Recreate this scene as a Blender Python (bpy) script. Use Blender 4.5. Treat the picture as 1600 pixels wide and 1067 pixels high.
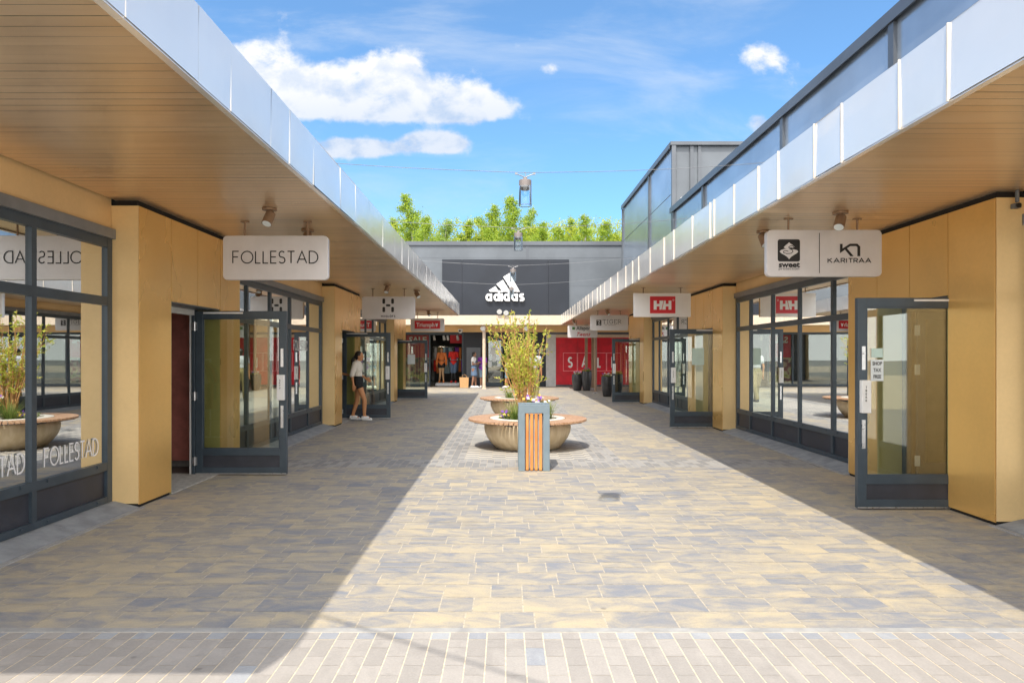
import bpy, bmesh, math, random
from mathutils import Vector, Matrix, noise as mnoise
R = math.radians
random.seed(7)
for o in list(bpy.data.objects): bpy.data.objects.remove(o)
scene = bpy.context.scene
COL = scene.collection

# ------------------------------------------------------------------ node / material helpers
class NT:
    def __init__(s, tree):
        s.t = tree; s.n = tree.nodes; s.l = tree.links
    def node(s, typ, **kw):
        n = s.n.new(typ)
        for k, v in kw.items(): setattr(n, k, v)
        return n
    def link(s, a, b): s.l.new(a, b)
    def put(s, sock, v):
        if v is None: return
        if hasattr(v, 'links') or isinstance(v, bpy.types.NodeSocket): s.l.new(v, sock)
        else:
            try: sock.default_value = v
            except Exception:
                sock.default_value = (v[0], v[1], v[2], 1)
    def math(s, op, a, b=None, c=None, clamp=False):
        n = s.node('ShaderNodeMath', operation=op); n.use_clamp = clamp
        s.put(n.inputs[0], a); s.put(n.inputs[1], b); s.put(n.inputs[2], c)
        return n.outputs[0]
    def vmath(s, op, a, b=None):
        n = s.node('ShaderNodeVectorMath', operation=op)
        s.put(n.inputs[0], a); s.put(n.inputs[1], b)
        return n.outputs[0]
    def noise(s, vec, scale=5, detail=4, rough=.55, dist=0):
        n = s.node('ShaderNodeTexNoise'); n.inputs['Scale'].default_value = scale
        n.inputs['Detail'].default_value = detail; n.inputs['Roughness'].default_value = rough
        n.inputs['Distortion'].default_value = dist
        if vec is not None: s.l.new(vec, n.inputs['Vector'])
        return n.outputs[0]
    def mix(s, fac, a, b, blend='MIX'):
        n = s.node('ShaderNodeMix', data_type='RGBA', blend_type=blend)
        s.put(n.inputs[0], fac); s.put(n.inputs[6], c4(a)); s.put(n.inputs[7], c4(b))
        return n.outputs[2]
    def ramp(s, fac, stops, interp='LINEAR'):
        n = s.node('ShaderNodeValToRGB'); n.color_ramp.interpolation = interp
        e = n.color_ramp.elements
        while len(e) < len(stops): e.new(.5)
        for i, (p, c) in enumerate(stops):
            e[i].position = p; e[i].color = c4(c)
        s.l.new(fac, n.inputs[0]); return n.outputs[0]
    def smooth(s, x, lo, hi):
        n = s.node('ShaderNodeMapRange', interpolation_type='SMOOTHSTEP')
        s.put(n.inputs[0], x); n.inputs[1].default_value = lo; n.inputs[2].default_value = hi
        n.inputs[3].default_value = 0; n.inputs[4].default_value = 1
        return n.outputs[0]
    def mapping(s, vec, scale=(1,1,1), loc=(0,0,0)):
        n = s.node('ShaderNodeMapping'); s.l.new(vec, n.inputs[0])
        n.inputs['Scale'].default_value = scale; n.inputs['Location'].default_value = loc
        return n.outputs[0]
def c4(c):
    if isinstance(c, (tuple, list)) and len(c) == 3: return (c[0], c[1], c[2], 1)
    if isinstance(c, (int, float)): return (c, c, c, 1)
    return c

def new_mat(name):
    m = bpy.data.materials.new(name); m.use_nodes = True
    nt = NT(m.node_tree); b = nt.n['Principled BSDF']
    return m, nt, b
def coords(nt): return nt.node('ShaderNodeTexCoord').outputs['Object']
def bump(nt, b, h, strength=.2, dist=.01):
    n = nt.node('ShaderNodeBump'); n.inputs['Strength'].default_value = strength
    n.inputs['Distance'].default_value = dist
    nt.link(h, n.inputs['Height']); nt.link(n.outputs[0], b.inputs['Normal'])

def simple(name, col, rough=.6, metal=0, var=.12, scale=6, bmp=0, stretch=(1,1,1), spec=None, rvar=.12):
    """principled with procedural mottling in colour and roughness"""
    m, nt, b = new_mat(name)
    v = nt.mapping(coords(nt), stretch)
    n1 = nt.noise(v, scale, 5, .6)
    f = nt.smooth(n1, .3, .7)
    lo = tuple(max(0, c*(1-var)) for c in col); hi = tuple(min(1, c*(1+var)) for c in col)
    nt.put(b.inputs['Base Color'], nt.mix(f, lo, hi))
    r = nt.math('MULTIPLY_ADD', n1, rvar*2, rough-rvar, clamp=True)
    nt.put(b.inputs['Roughness'], r)
    b.inputs['Metallic'].default_value = metal
    if spec is not None: b.inputs['Specular IOR Level'].default_value = spec
    if bmp: bump(nt, b, nt.noise(v, scale*6, 4, .6), bmp, .004)
    return m

M = {}
# ---- metals, panels
def gold_panel(name, col, rough=.32, metal=.35):
    m, nt, b = new_mat(name)
    v = coords(nt)
    n1 = nt.noise(nt.mapping(v, (1, 1, .7)), 1.1, 3, .5, 0)
    n2 = nt.noise(v, 26, 5, .7)
    f = nt.math('ADD', nt.math('MULTIPLY', n1, .75), nt.math('MULTIPLY', n2, .25))
    lo = tuple(c*.92 for c in col); hi = tuple(min(1, c*1.07) for c in col)
    nt.put(b.inputs['Base Color'], nt.mix(nt.smooth(f, .32, .68), lo, hi))
    nt.put(b.inputs['Roughness'], nt.math('MULTIPLY_ADD', n1, .06, rough))
    b.inputs['Metallic'].default_value = metal
    return m
M['gold'] = gold_panel('gold_laminate', (.81, .49, .155), .25, .42)
M['gold_pale'] = gold_panel('pale_gold_laminate', (.84, .60, .29), .42, .15)
M['beige'] = gold_panel('beige_cladding', (.78, .54, .27), .45, .2)
M['olive'] = gold_panel('olive_reveal', (.56, .46, .19), .4, .2)

def soffit_mat():
    m, nt, b = new_mat('bronze_soffit')
    v = coords(nt)
    st = nt.noise(nt.mapping(v, (.6, 7, 1)), 1.5, 3, .5)
    fine = nt.noise(v, 60, 3, .7)
    nt.put(b.inputs['Base Color'], nt.mix(nt.smooth(st, .3, .7), (.80, .605, .40), (.87, .675, .46)))
    nt.put(b.inputs['Roughness'], nt.math('MULTIPLY_ADD', st, .22, .22))
    b.inputs['Metallic'].default_value = .72
    bump(nt, b, fine, .04, .002)
    return m
M['soffit'] = soffit_mat()
def fascia_mat():
    m, nt, b = new_mat('polished_aluminium')
    v = coords(nt)
    w = nt.noise(v, 2.2, 2, .4)
    nt.put(b.inputs['Base Color'], nt.mix(nt.smooth(nt.noise(v, .9, 3), .3, .7), (.88, .845, .80), (.94, .905, .86)))
    nt.put(b.inputs['Roughness'], nt.math('MULTIPLY_ADD', nt.noise(v, 14, 4, .7), .14, .14))
    b.inputs['Metallic'].default_value = .52
    bump(nt, b, nt.noise(v, 1.6, 1, .3), .22, .03)
    return m
M['fascia'] = fascia_mat()
M['seam_lip'] = simple('folded_seam', (.66, .60, .52), .45, .1)
def clad(name, col, rough, metal, wob=.12):
    m, nt, b = new_mat(name)
    v = coords(nt)
    n = nt.noise(v, .8, 4, .55)
    nt.put(b.inputs['Base Color'], nt.mix(nt.smooth(n, .3, .7), tuple(c*.88 for c in col), tuple(c*1.1 for c in col)))
    nt.put(b.inputs['Roughness'], nt.math('MULTIPLY_ADD', nt.noise(v, 9, 4), .15, rough-.07))
    b.inputs['Metallic'].default_value = metal
    bump(nt, b, nt.noise(v, 1.5, 2), wob, .03)
    return m
M['dark_clad'] = clad('dark_grey_cladding', (.40, .46, .53), .2, .6)
M['grey_clad'] = clad('mid_grey_cladding', (.135, .15, .168), .4, .2)
M['sign_wall'] = clad('charcoal_cladding', (.022, .026, .036), .42, .2)
M['flash'] = clad('roof_flashing', (.13, .14, .155), .35, .5)
M['frame'] = simple('slate_frame_paint', (.052, .072, .092), .38, .15, .12, 5)
M['frame_cap'] = simple('grey_cap', (.22, .225, .235), .42, .3, .12, 4)
M['kick'] = simple('dark_kick_panel', (.035, .038, .05), .5, 0, .2, 4, .05)
M['black_gap'] = simple('shadow_gap', (.012, .011, .010), .9)
M['steel'] = simple('brushed_steel', (.62, .62, .63), .3, .9, .08, 20)
M['white_metal'] = simple('white_painted_metal', (.74, .74, .73), .4, 0, .05)
M['white'] = simple('white_paint', (.80, .80, .80), .5, 0, .04)
M['offwhite'] = simple('off_white_wall', (.55, .56, .57), .6, 0, .08)
M['sign_board'] = simple('silver_sign_board', (.62, .60, .60), .42, .15, .05, 3)
M['sign_white'] = simple('white_sign_board', (.80, .79, .78), .4, 0, .03, 3)
M['ink'] = simple('black_ink', (.008, .008, .009), .5, 0, .1)
M['red'] = simple('sign_red', (.62, .018, .030), .42, 0, .08, 3)
M['red_banner'] = simple('red_banner', (.58, .012, .028), .55, 0, .16, 2.2, .08)
M['red_soft'] = simple('faded_red_poster', (.50, .17, .14), .6, 0, .3, 2.5)
M['red_ink'] = simple('dark_red_ink', (.45, .015, .03), .5)
M['green_ink'] = simple('green_ink', (.05, .16, .03), .5)
M['pink_line'] = simple('pale_pink_line', (.80, .30, .32), .5)
M['paper'] = simple('paper', (.70, .76, .78), .7, 0, .06)
M['mint_paper'] = simple('mint_paper', (.50, .66, .62), .7, 0, .06)
M['brown_post'] = simple('bronze_post', (.30, .20, .13), .45, .3, .1)
M['pale_post'] = simple('beige_post', (.62, .50, .38), .5, .1, .08)
M['concrete'] = simple('plinth_concrete', (.27, .285, .30), .8, 0, .2, 5, .25)
M['strip'] = simple('pale_edge_strip', (.33, .325, .315), .8, 0, .15, 8, .2)
M['threshold'] = simple('threshold_stone', (.42, .40, .37), .7, 0, .2, 20, .2)
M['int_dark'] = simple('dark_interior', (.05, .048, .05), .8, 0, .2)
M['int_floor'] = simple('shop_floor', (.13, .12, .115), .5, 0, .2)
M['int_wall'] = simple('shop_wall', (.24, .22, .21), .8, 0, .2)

def glass_mat(name, tint=(.86, .92, .90), base=.13, ior=1.75):
    m = bpy.data.materials.new(name); m.use_nodes = True
    nt = NT(m.node_tree); nt.n.clear()
    out = nt.node('ShaderNodeOutputMaterial')
    tr = nt.node('ShaderNodeBsdfTransparent'); tr.inputs[0].default_value = c4(tint)
    gl = nt.node('ShaderNodeBsdfGlossy'); gl.inputs['Color'].default_value = (.95, .97, .97, 1)
    gl.inputs['Roughness'].default_value = .004
    fr = nt.node('ShaderNodeFresnel'); fr.inputs['IOR'].default_value = ior
    tc = nt.node('ShaderNodeTexCoord')
    bn = nt.node('ShaderNodeBump'); bn.inputs['Strength'].default_value = .03; bn.inputs['Distance'].default_value = .02
    nt.link(nt.noise(tc.outputs['Object'], .9, 1, .4), bn.inputs['Height']); nt.link(bn.outputs[0], gl.inputs['Normal'])
    mx = nt.node('ShaderNodeMixShader')
    nt.link(nt.math('ADD', nt.math('MULTIPLY', fr.outputs[0], 1.0), base, clamp=True), mx.inputs[0])
    nt.link(tr.outputs[0], mx.inputs[1]); nt.link(gl.outputs[0], mx.inputs[2]); nt.link(mx.outputs[0], out.inputs[0])
    return m
M['glass'] = glass_mat('shop_glass', (.55, .61, .59), .56, 1.9)
M['door_glass'] = glass_mat('door_glass', (.90, .94, .88), .06, 1.55)
M['lamp_glass'] = glass_mat('lantern_glass', (.86, .93, .97), .02, 1.45)

def emis(name, col, st):
    m, nt, b = new_mat(name)
    b.inputs['Base Color'].default_value = c4(col)
    b.inputs['Emission Color'].default_value = c4(col); b.inputs['Emission Strength'].default_value = st
    return m
M['downlight'] = emis('lit_downlight', (1, .80, .55), 45)

# ---- paving: per-stone colour comes from a face attribute; noise is shifted per stone so the mottling stops at the joints
def paver_mat(name, dark, light, streak=(3, 16, 1), contrast=(.36, .64), warm=None, rough=.8, tone=.5, blot=.35):
    m, nt, b = new_mat(name)
    a = nt.node('ShaderNodeAttribute'); a.attribute_name = 'stone'
    v = coords(nt)
    off = nt.vmath('MULTIPLY', a.outputs['Color'], (37, 53, 0))
    p = nt.vmath('ADD', v, off)
    n1 = nt.noise(nt.mapping(p, streak), 1, 6, .66, .8)
    n2 = nt.noise(p, 90, 3, .7)
    sep = nt.node('ShaderNodeSeparateColor'); nt.link(a.outputs['Color'], sep.inputs[0])
    big = nt.noise(v, .45, 3, .5)
    f = nt.math('ADD', n1, nt.math('MULTIPLY', nt.math('SUBTRACT', sep.outputs[2], .5), tone))
    f = nt.math('ADD', f, nt.math('MULTIPLY', nt.math('SUBTRACT', big, .5), .35))
    c = nt.mix(nt.smooth(f, *contrast), dark, light)
    if warm: c = nt.mix(nt.smooth(sep.outputs[0], .72, 1.0), c, warm)
    c = nt.mix(.55, c, nt.mix(n2, (.55, .55, .55), (1.3, 1.3, 1.3)), 'MULTIPLY')
    vo = nt.node('ShaderNodeTexVoronoi'); vo.inputs['Scale'].default_value = 2.3; nt.link(v, vo.inputs['Vector'])
    gum = nt.math('MULTIPLY', nt.math('SUBTRACT', 1.0, nt.smooth(vo.outputs['Distance'], .022, .055)), .45)
    c = nt.mix(gum, c, (.10, .095, .09))
    dirt = nt.math('MULTIPLY', nt.smooth(nt.noise(v, 1.1, 5, .7), .52, .72), .28)
    c = nt.mix(dirt, c, (.16, .15, .14))
    spots = nt.smooth(nt.noise(v, 7, 6, .75), .66, .78)
    c = nt.mix(nt.math('MULTIPLY', spots, .35), c, (.62, .60, .56))
    nt.put(b.inputs['Base Color'], c)
    b.inputs['Roughness'].default_value = rough
    bump(nt, b, nt.math('ADD', n2, nt.math('MULTIPLY', n1, .6)), .25, .004)
    return m
M['slab'] = paver_mat('mottled_slab', (.225, .235, .262), (.475, .40, .275), (3.2, 6.5, 1), (.27, .73), None, .75, .15)
M['brick'] = paver_mat('pinkish_brick', (.325, .30, .275), (.385, .355, .325), (9, 3, 1), (.3, .7), None, .8, .35)
M['brick_grey'] = paver_mat('blue_grey_brick', (.29, .30, .325), (.36, .37, .385), (9, 5, 1), (.3, .7), None, .8, .5)
M['brick_band'] = paver_mat('grey_brick', (.25, .245, .24), (.36, .345, .325), (8, 6, 1), (.3, .7), None, .8, .6)
M['brick_light'] = paver_mat('light_brick', (.45, .425, .37), (.55, .51, .44), (8, 6, 1), (.3, .7), None, .8, .4)
M['sand'] = simple('joint_sand', (.66, .56, .41), .9, 0, .2, 30, .3)
M['sand_grey'] = simple('grey_joint_sand', (.46, .40, .31), .9, 0, .25, 30, .3)
M['ground'] = simple('open_ground', (.30, .30, .27), .9, 0, .25, 3, .2)

# ------------------------------------------------------------------ mesh builder
class MB:
    def __init__(s): s.v = []; s.f = []; s.mi = []; s.col = None
    def face(s, pts, mi=0):
        i = len(s.v); s.v += [tuple(p) for p in pts]; s.f.append(tuple(range(i, i+len(pts)))); s.mi.append(mi)
    def box(s, x0, x1, y0, y1, z0, z1, mi=0):
        if x0 > x1: x0, x1 = x1, x0
        if y0 > y1: y0, y1 = y1, y0
        if z0 > z1: z0, z1 = z1, z0
        i = len(s.v)
        s.v += [(x0,y0,z0),(x1,y0,z0),(x1,y1,z0),(x0,y1,z0),(x0,y0,z1),(x1,y0,z1),(x1,y1,z1),(x0,y1,z1)]
        for q in ((0,3,2,1),(4,5,6,7),(0,1,5,4),(1,2,6,5),(2,3,7,6),(3,0,4,7)):
            s.f.append(tuple(i+k for k in q)); s.mi.append(mi)
    def prism(s, poly, y0, y1, ax='y', mi=0):
        """extrude a closed 2D polygon; ax y: poly is (x,z); ax x: poly (y,z); ax z: poly (x,y)"""
        def P(p, t):
            return (p[0], t, p[1]) if ax == 'y' else (t, p[0], p[1]) if ax == 'x' else (p[0], p[1], t)
        n = len(poly); i = len(s.v)
        s.v += [P(p, y0) for p in poly] + [P(p, y1) for p in poly]
        s.f.append(tuple(range(i, i+n))); s.mi.append(mi)
        s.f.append(tuple(range(i+2*n-1, i+n-1, -1))); s.mi.append(mi)
        for k in range(n):
            j = (k+1) % n
            s.f.append((i+k, i+n+k, i+n+j, i+j)); s.mi.append(mi)
    def tube(s, pts, r, seg=8, mi=0, cap=True):
        pts = [Vector(p) for p in pts]; n = len(pts)
        rs = r if isinstance(r, (list, tuple)) else [r]*n
        up = None; base = len(s.v)
        for k, p in enumerate(pts):
            t = (pts[min(k+1, n-1)] - pts[max(k-1, 0)])
            t = t.normalized() if t.length > 1e-9 else Vector((0,0,1))
            if up is None:
                up = Vector((0,0,1)) if abs(t.z) < .9 else Vector((1,0,0))
            a = t.cross(up)
            if a.length < 1e-6: a = t.orthogonal()
            a.normalize(); bb = a.cross(t).normalized(); up = bb
            for q in range(seg):
                th = 2*math.pi*q/seg
                s.v.append(tuple(p + (a*math.cos(th) + bb*math.sin(th))*rs[k]))
        for k in range(n-1):
            for q in range(seg):
                q2 = (q+1) % seg; o = base+k*seg
                s.f.append((o+q, o+q2, o+seg+q2, o+seg+q)); s.mi.append(mi)
        if cap:
            s.f.append(tuple(base+q for q in range(seg-1, -1, -1))); s.mi.append(mi)
            s.f.append(tuple(base+(n-1)*seg+q for q in range(seg))); s.mi.append(mi)
    def lathe(s, prof, c=(0,0,0), seg=32, mi=0):
        base = len(s.v); n = len(prof)
        for (r, z) in prof:
            for q in range(seg):
                th = 2*math.pi*q/seg
                s.v.append((c[0]+r*math.cos(th), c[1]+r*math.sin(th), c[2]+z))
        for k in range(n-1):
            for q in range(seg):
                q2 = (q+1) % seg; o = base+k*seg
                s.f.append((o+q, o+q2, o+seg+q2, o+seg+q)); s.mi.append(mi)
    def disc(s, c, r, z, seg=32, mi=0, up=True):
        i = len(s.v)
        s.v += [(c[0]+r*math.cos(2*math.pi*q/seg), c[1]+r*math.sin(2*math.pi*q/seg), z) for q in range(seg)]
        s.f.append(tuple(range(i, i+seg)) if up else tuple(range(i+seg-1, i-1, -1))); s.mi.append(mi)
    def ribbon(s, pts, t, mp, closed=False, mi=0):
        """flat stroke: pts 2D, mp maps (u,v)->3D"""
        n = len(pts); L = []; Rr = []
        P = [Vector((p[0], p[1])) for p in pts]
        for k in range(n):
            if closed: a, b_ = P[k-1], P[(k+1) % n]
            else: a, b_ = P[max(k-1, 0)], P[min(k+1, n-1)]
            d1 = P[k]-a; d2 = b_-P[k]
            if d1.length < 1e-9: d1 = d2
            if d2.length < 1e-9: d2 = d1
            d1 = d1.normalized(); d2 = d2.normalized()
            n1 = Vector((-d1.y, d1.x)); n2 = Vector((-d2.y, d2.x))
            mm = n1+n2
            mm = n1 if mm.length < 1e-6 else mm.normalized()
            k_ = min(2.2, 1/max(.2, mm.dot(n1)))
            L.append(P[k]+mm*t/2*k_); Rr.append(P[k]-mm*t/2*k_)
        i = len(s.v)
        for k in range(n): s.v.append(tuple(mp(*L[k]))); s.v.append(tuple(mp(*Rr[k])))
        m = n if closed else n-1
        for k in range(m):
            a = i+2*k; b_ = i+2*((k+1) % n)
            s.f.append((a, a+1, b_+1, b_)); s.mi.append(mi)
    def build(s, name, mats, parent=None, smooth=False, label=None, bevel=0):
        if not isinstance(mats, (list, tuple)): mats = [mats]
        me = bpy.data.meshes.new(name)
        org = Vector((0,0,0)); r = parent
        while r is not None: org += Vector(r.location); r = r.parent
        me.from_pydata([tuple(Vector(v)-org) for v in s.v], [], s.f)
        for m in mats: me.materials.append(m)
        me.polygons.foreach_set('material_index', s.mi)
        if smooth: me.polygons.foreach_set('use_smooth', [True]*len(s.f))
        if s.col:
            at = me.attributes.new('stone', 'FLOAT_COLOR', 'FACE')
            flat = [x for c in s.col for x in (c[0], c[1], c[2], 1)]
            at.data.foreach_set('color', flat)
        me.update()
        o = bpy.data.objects.new(name, me); COL.objects.link(o)
        if parent is not None: o.parent = parent
        if label: o['label'] = label
        if bevel:
            md = o.modifiers.new('edge', 'BEVEL'); md.width = bevel; md.segments = 2; md.limit_method = 'ANGLE'
        return o

def tag(o, label=None, cat=None, group=None, kind=None):
    if label: o['label'] = label
    if cat: o['category'] = cat
    if group: o['group'] = group
    if kind: o['kind'] = kind
    return o
def empty(name, loc, label, cat, group=None):
    o = bpy.data.objects.new(name, None); COL.objects.link(o); o.location = loc
    o.empty_display_size = .1
    return tag(o, label, cat, group)
def copy_tree(o, parent=None, loc=None):
    c = o.copy(); COL.objects.link(c)
    if parent is not None: c.parent = parent
    if loc is not None: c.location = loc
    for ch in list(o.children): copy_tree(ch, c)
    return c

# pixel -> world helper used only while measuring the place: camera at (0,0,1.5), focal 1060 px
H0 = 1.5; FPX = 1060.0

# ------------------------------------------------------------------ camera
cam = bpy.data.cameras.new('camera'); cam_o = bpy.data.objects.new('camera', cam); COL.objects.link(cam_o)
cam_o.location = (0, 0, H0); cam_o.rotation_euler = (R(90), 0, 0)
cam.sensor_width = 36; cam.lens = 36*FPX/1600
cam.shift_x = 10/1600; cam.shift_y = (557-533.5)/1600
cam.clip_start = .05; cam.clip_end = 3000
scene.camera = cam_o

# ------------------------------------------------------------------ light
TX, TY = .185, .70           # shadow drift per metre of height
d = Vector((TX, TY, -1)).normalized()
sun = bpy.data.lights.new('sun', 'SUN'); sun_o = bpy.data.objects.new('sun', sun); COL.objects.link(sun_o)
sun.energy = 5.0; sun.angle = R(.55); sun.color = (1.0, .935, .83)
sun_o.rotation_euler = d.to_track_quat('-Z', 'Y').to_euler(); sun_o.location = (-5, -10, 30)
elev = math.asin(-d.z)

world = bpy.data.worlds.new('World'); scene.world = world; world.use_nodes = True
wn = NT(world.node_tree); wn.n.clear()
wout = wn.node('ShaderNodeOutputWorld'); bg = wn.node('ShaderNodeBackground')
sky = wn.node('ShaderNodeTexSky'); sky.sky_type = 'NISHITA'; sky.sun_disc = False
sky.sun_elevation = elev; sky.sun_rotation = math.atan2(-d.x, -d.y)
sky.air_density = 1.0; sky.dust_density = .6; sky.ozone_density = 1.2
SKY_ST = .15
gen = wn.node('ShaderNodeTexCoord').outputs['Generated']
sp = wn.node('ShaderNodeSeparateXYZ'); wn.link(gen, sp.inputs[0])
ay = wn.math('MAXIMUM', wn.math('ABSOLUTE', sp.outputs[1]), .02)
u = wn.math('DIVIDE', sp.outputs[0], ay); vv = wn.math('DIVIDE', sp.outputs[2], ay)
cv = wn.node('ShaderNodeCombineXYZ'); wn.link(u, cv.inputs[0]); wn.link(vv, cv.inputs[1]); cvo = cv.outputs[0]
def blob(px, py, rx, ry, amp=1.0):
    a = wn.math('MULTIPLY', wn.math('SUBTRACT', u, (px-790)/FPX), FPX/rx)
    b_ = wn.math('MULTIPLY', wn.math('SUBTRACT', vv, (557-py)/FPX), FPX/ry)
    r2 = wn.math('ADD', wn.math('MULTIPLY', a, a), wn.math('MULTIPLY', b_, b_))
    e = wn.math('POWER', 2.718, wn.math('MULTIPLY', r2, -1.0))
    return wn.math('MULTIPLY', e, amp)
def vsum(l):
    t = l[0]
    for x in l[1:]: t = wn.math('ADD', t, x)
    return t
big = vsum([blob(425, 125, 88, 50, 1.1), blob(350, 110, 70, 40), blob(515, 145, 62, 32), blob(612, 108, 48, 32, 1.1), blob(668, 145, 66, 38), blob(745, 168, 58, 26, 1.1), blob(600, 178, 165, 15, .9)])
small = vsum([blob(548, 232, 80, 15, 1.7), blob(660, 222, 34, 15, 1.5), blob(704, 226, 28, 14, 1.5), blob(1193, 92, 46, 26, .8), blob(858, 108, 20, 13, .65), blob(1190, 193, 20, 17, .8), blob(300, 330, 120, 40)])
env = wn.math('MINIMUM', wn.math('ADD', big, small), .95)
nz = wn.noise(wn.mapping(cvo, (7, 9, 1)), 1.9, 10, .62, .15)
dens = wn.math('ADD', env, wn.math('MULTIPLY', wn.math('SUBTRACT', nz, .5), 2.0))
mask = wn.smooth(dens, .28, .86)
# soft wisps
wz = wn.noise(wn.mapping(cvo, (1.6, 5, 1), (3, 1, 0)), 1.7, 7, .6, .6)
wisp = wn.math('MULTIPLY', wn.smooth(wz, .44, .78), .42)
# self shading of the cloud: brighter where the density falls off upward
nz2 = wn.noise(wn.mapping(cvo, (7, 9, 1), (-.04, -.25, 0)), 1.9, 5, .5, .15)
lit = wn.smooth(wn.math('SUBTRACT', nz, nz2), -.18, .12)
base_v = wn.smooth(vv, .325, .45)
shade = wn.math('ADD', wn.math('MULTIPLY', lit, .5), wn.math('MULTIPLY', base_v, .6), clamp=True)
ccol = wn.mix(shade, (.50, .66, .92), (1.10, 1.09, 1.08))
skyc = wn.vmath('MULTIPLY', sky.outputs[0], (.82, 1.34, 1.66))
skyc = wn.mix(.07, skyc, tuple(x/SKY_ST for x in (.80, .92, 1.0)))
skyc = wn.mix(wisp, skyc, tuple(x/SKY_ST for x in (.86, .93, 1.02)))
# unseen cloud sheet added as fill light: overhead, at the sides, brightest behind camera
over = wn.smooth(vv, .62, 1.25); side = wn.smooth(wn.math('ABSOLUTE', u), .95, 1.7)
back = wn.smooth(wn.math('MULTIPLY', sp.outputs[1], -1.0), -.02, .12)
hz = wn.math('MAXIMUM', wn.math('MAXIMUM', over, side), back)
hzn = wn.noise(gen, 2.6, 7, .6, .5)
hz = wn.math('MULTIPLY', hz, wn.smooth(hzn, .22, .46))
fill_col = wn.mix(back, tuple(x/SKY_ST for x in (.42, .62, .98)), tuple(x/SKY_ST for x in (3.1, 3.05, 3.0)))
skyc = wn.mix(wn.math('MULTIPLY', hz, .9), skyc, fill_col)
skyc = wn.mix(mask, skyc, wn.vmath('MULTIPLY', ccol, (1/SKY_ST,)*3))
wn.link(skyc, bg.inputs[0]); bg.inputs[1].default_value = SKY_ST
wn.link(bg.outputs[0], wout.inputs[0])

scene.view_settings.view_transform = 'Standard'; scene.view_settings.look = 'None'
scene.view_settings.exposure = 0; scene.view_settings.gamma = 1
scene.cycles.max_bounces = 10; scene.cycles.transparent_max_bounces = 16
scene.cycles.glossy_bounces = 5; scene.cycles.diffuse_bounces = 5
scene.cycles.use_denoising = True
# ------------------------------------------------------------------ ground and paving
g = MB(); g.box(-400, 400, -200, 900, -.3, -.012); tag(g.build('ground', M['ground']), kind='structure')

rng = random.Random(11)
def stone_col(): return (rng.random(), rng.random(), rng.random())

XL, XR = -3.66, 4.36          # paving edge at the two plinths
# bed of joint sand below the stones
b = MB(); b.box(-60, 60, -40, 3.70, -.011, -.0014); tag(b.build('joint_bed', M['sand']), kind='structure')
b = MB(); b.box(-14, 16, 3.70, 36, -.011, -.0014); tag(b.build('joint_bed', M['sand_grey']), kind='structure')

def field(name, mat, bricks, z=0.0):
    m = MB(); m.col = []
    for (x0, x1, y0, y1) in bricks:
        if x1-x0 < .012 or y1-y0 < .012: continue
        dz = rng.uniform(-.0003, .0003)
        m.face([(x0,y0,z+dz),(x1,y0,z+dz),(x1,y1,z+dz),(x0,y1,z+dz)]); m.col.append(stone_col())
    return tag(m.build(name, mat), kind='structure')

# foreground strip: 10 x 20 bricks in columns that run away from the camera, a row of blue-grey setts closing it
cols = []; setts = []; odd = []
x = -9.0; k = 0
while x < 10:
    y = -6.0 + (.1 if k % 2 else 0)
    while y < 3.6:
        yy = min(y+.196, 3.60)
        (odd if rng.random() < .008 else cols).append((x+.003, x+.097, y, yy+.002))
        y += .2
    if k % 2 == 0: setts.append((x+.003, x+.097, 3.604, 3.69))
    else: cols.append((x+.003, x+.097, 3.604, 3.69))
    x += .1; k += 1
field('brick_strip', M['brick'], cols)
field('sett_row', M['brick_grey'], setts+odd)
s_ = MB(); s_.box(-9, 10, 3.695, 3.745, -.004, .004); tag(s_.build('edging_strip', M['strip']), kind='structure')

# mixed-format slabs
def slabs(x0, x1, y0, y1):
    out = []; y = y0
    while y < y1-.02:
        h = .24
        if y+h > y1: h = y1-y
        x = x0 - rng.random()*.3
        while x < x1:
            w = rng.choice((.20, .30, .30, .40, .40))
            a, c = max(x, x0), min(x+w, x1)
            j = .004
            if c-a > .03:
                if w < .35 and rng.random() < .16 or w > .35 and rng.random() < .12:
                    out.append((a+j, c-j, y+j, y+h/2-j)); out.append((a+j, c-j, y+h/2+j, y+h-j))
                elif w > .35 and rng.random() < .25:
                    out.append((a+j, (a+c)/2-j, y+j, y+h-j)); out.append(((a+c)/2+j, c-j, y+j, y+h-j))
                else: out.append((a+j, c-j, y+j, y+h-j))
            x += w
        y += h
    return out
PX0, PX1 = -1.0, 1.68      # brick panel below the planters
PY0, PY1 = 9.9, 24.5
pav = slabs(XL, XR, 3.75, 9.2) + slabs(XL, PX0, PY0, PY1) + slabs(PX1, XR, PY0, PY1) + slabs(-13, 15, PY1, 36)
field('slab_paving', M['slab'], pav)
# band of narrow bricks across the street
def rows_y(x0, x1, y0, y1, j=.003):      # bricks lying along y
    out = []; x = x0; k = 0
    while x < x1-.02:
        y = y0 - (.1 if k % 2 else 0)
        while y < y1-.01:
            out.append((x+j, min(x+.1, x1)-j, max(y, y0)+j, min(y+.2, y1)-j)); y += .2
        x += .1; k += 1
    return out
band = rows_y(XL, XR, 9.2, 9.9) + rows_y(PX0, PX0+.4, PY0, PY1) + rows_y(PX1-.4, PX1, PY0, PY1)
field('brick_band', M['brick_band'], band)
li, dk = [], []
y = PY0; r = 0
while y < PY1-.05:
    x = PX0+.4; k = 0
    while x < PX1-.4-.02:
        c = min(x+.2, PX1-.4)
        (li if (r+k) % 2 else dk).append((x+.003, c-.003, y+.003, y+.097)); x += .2; k += 1
    y += .1; r += 1
field('brick_band', M['brick_band'], dk); field('light_brick_panel', M['brick_light'], li)

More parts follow.
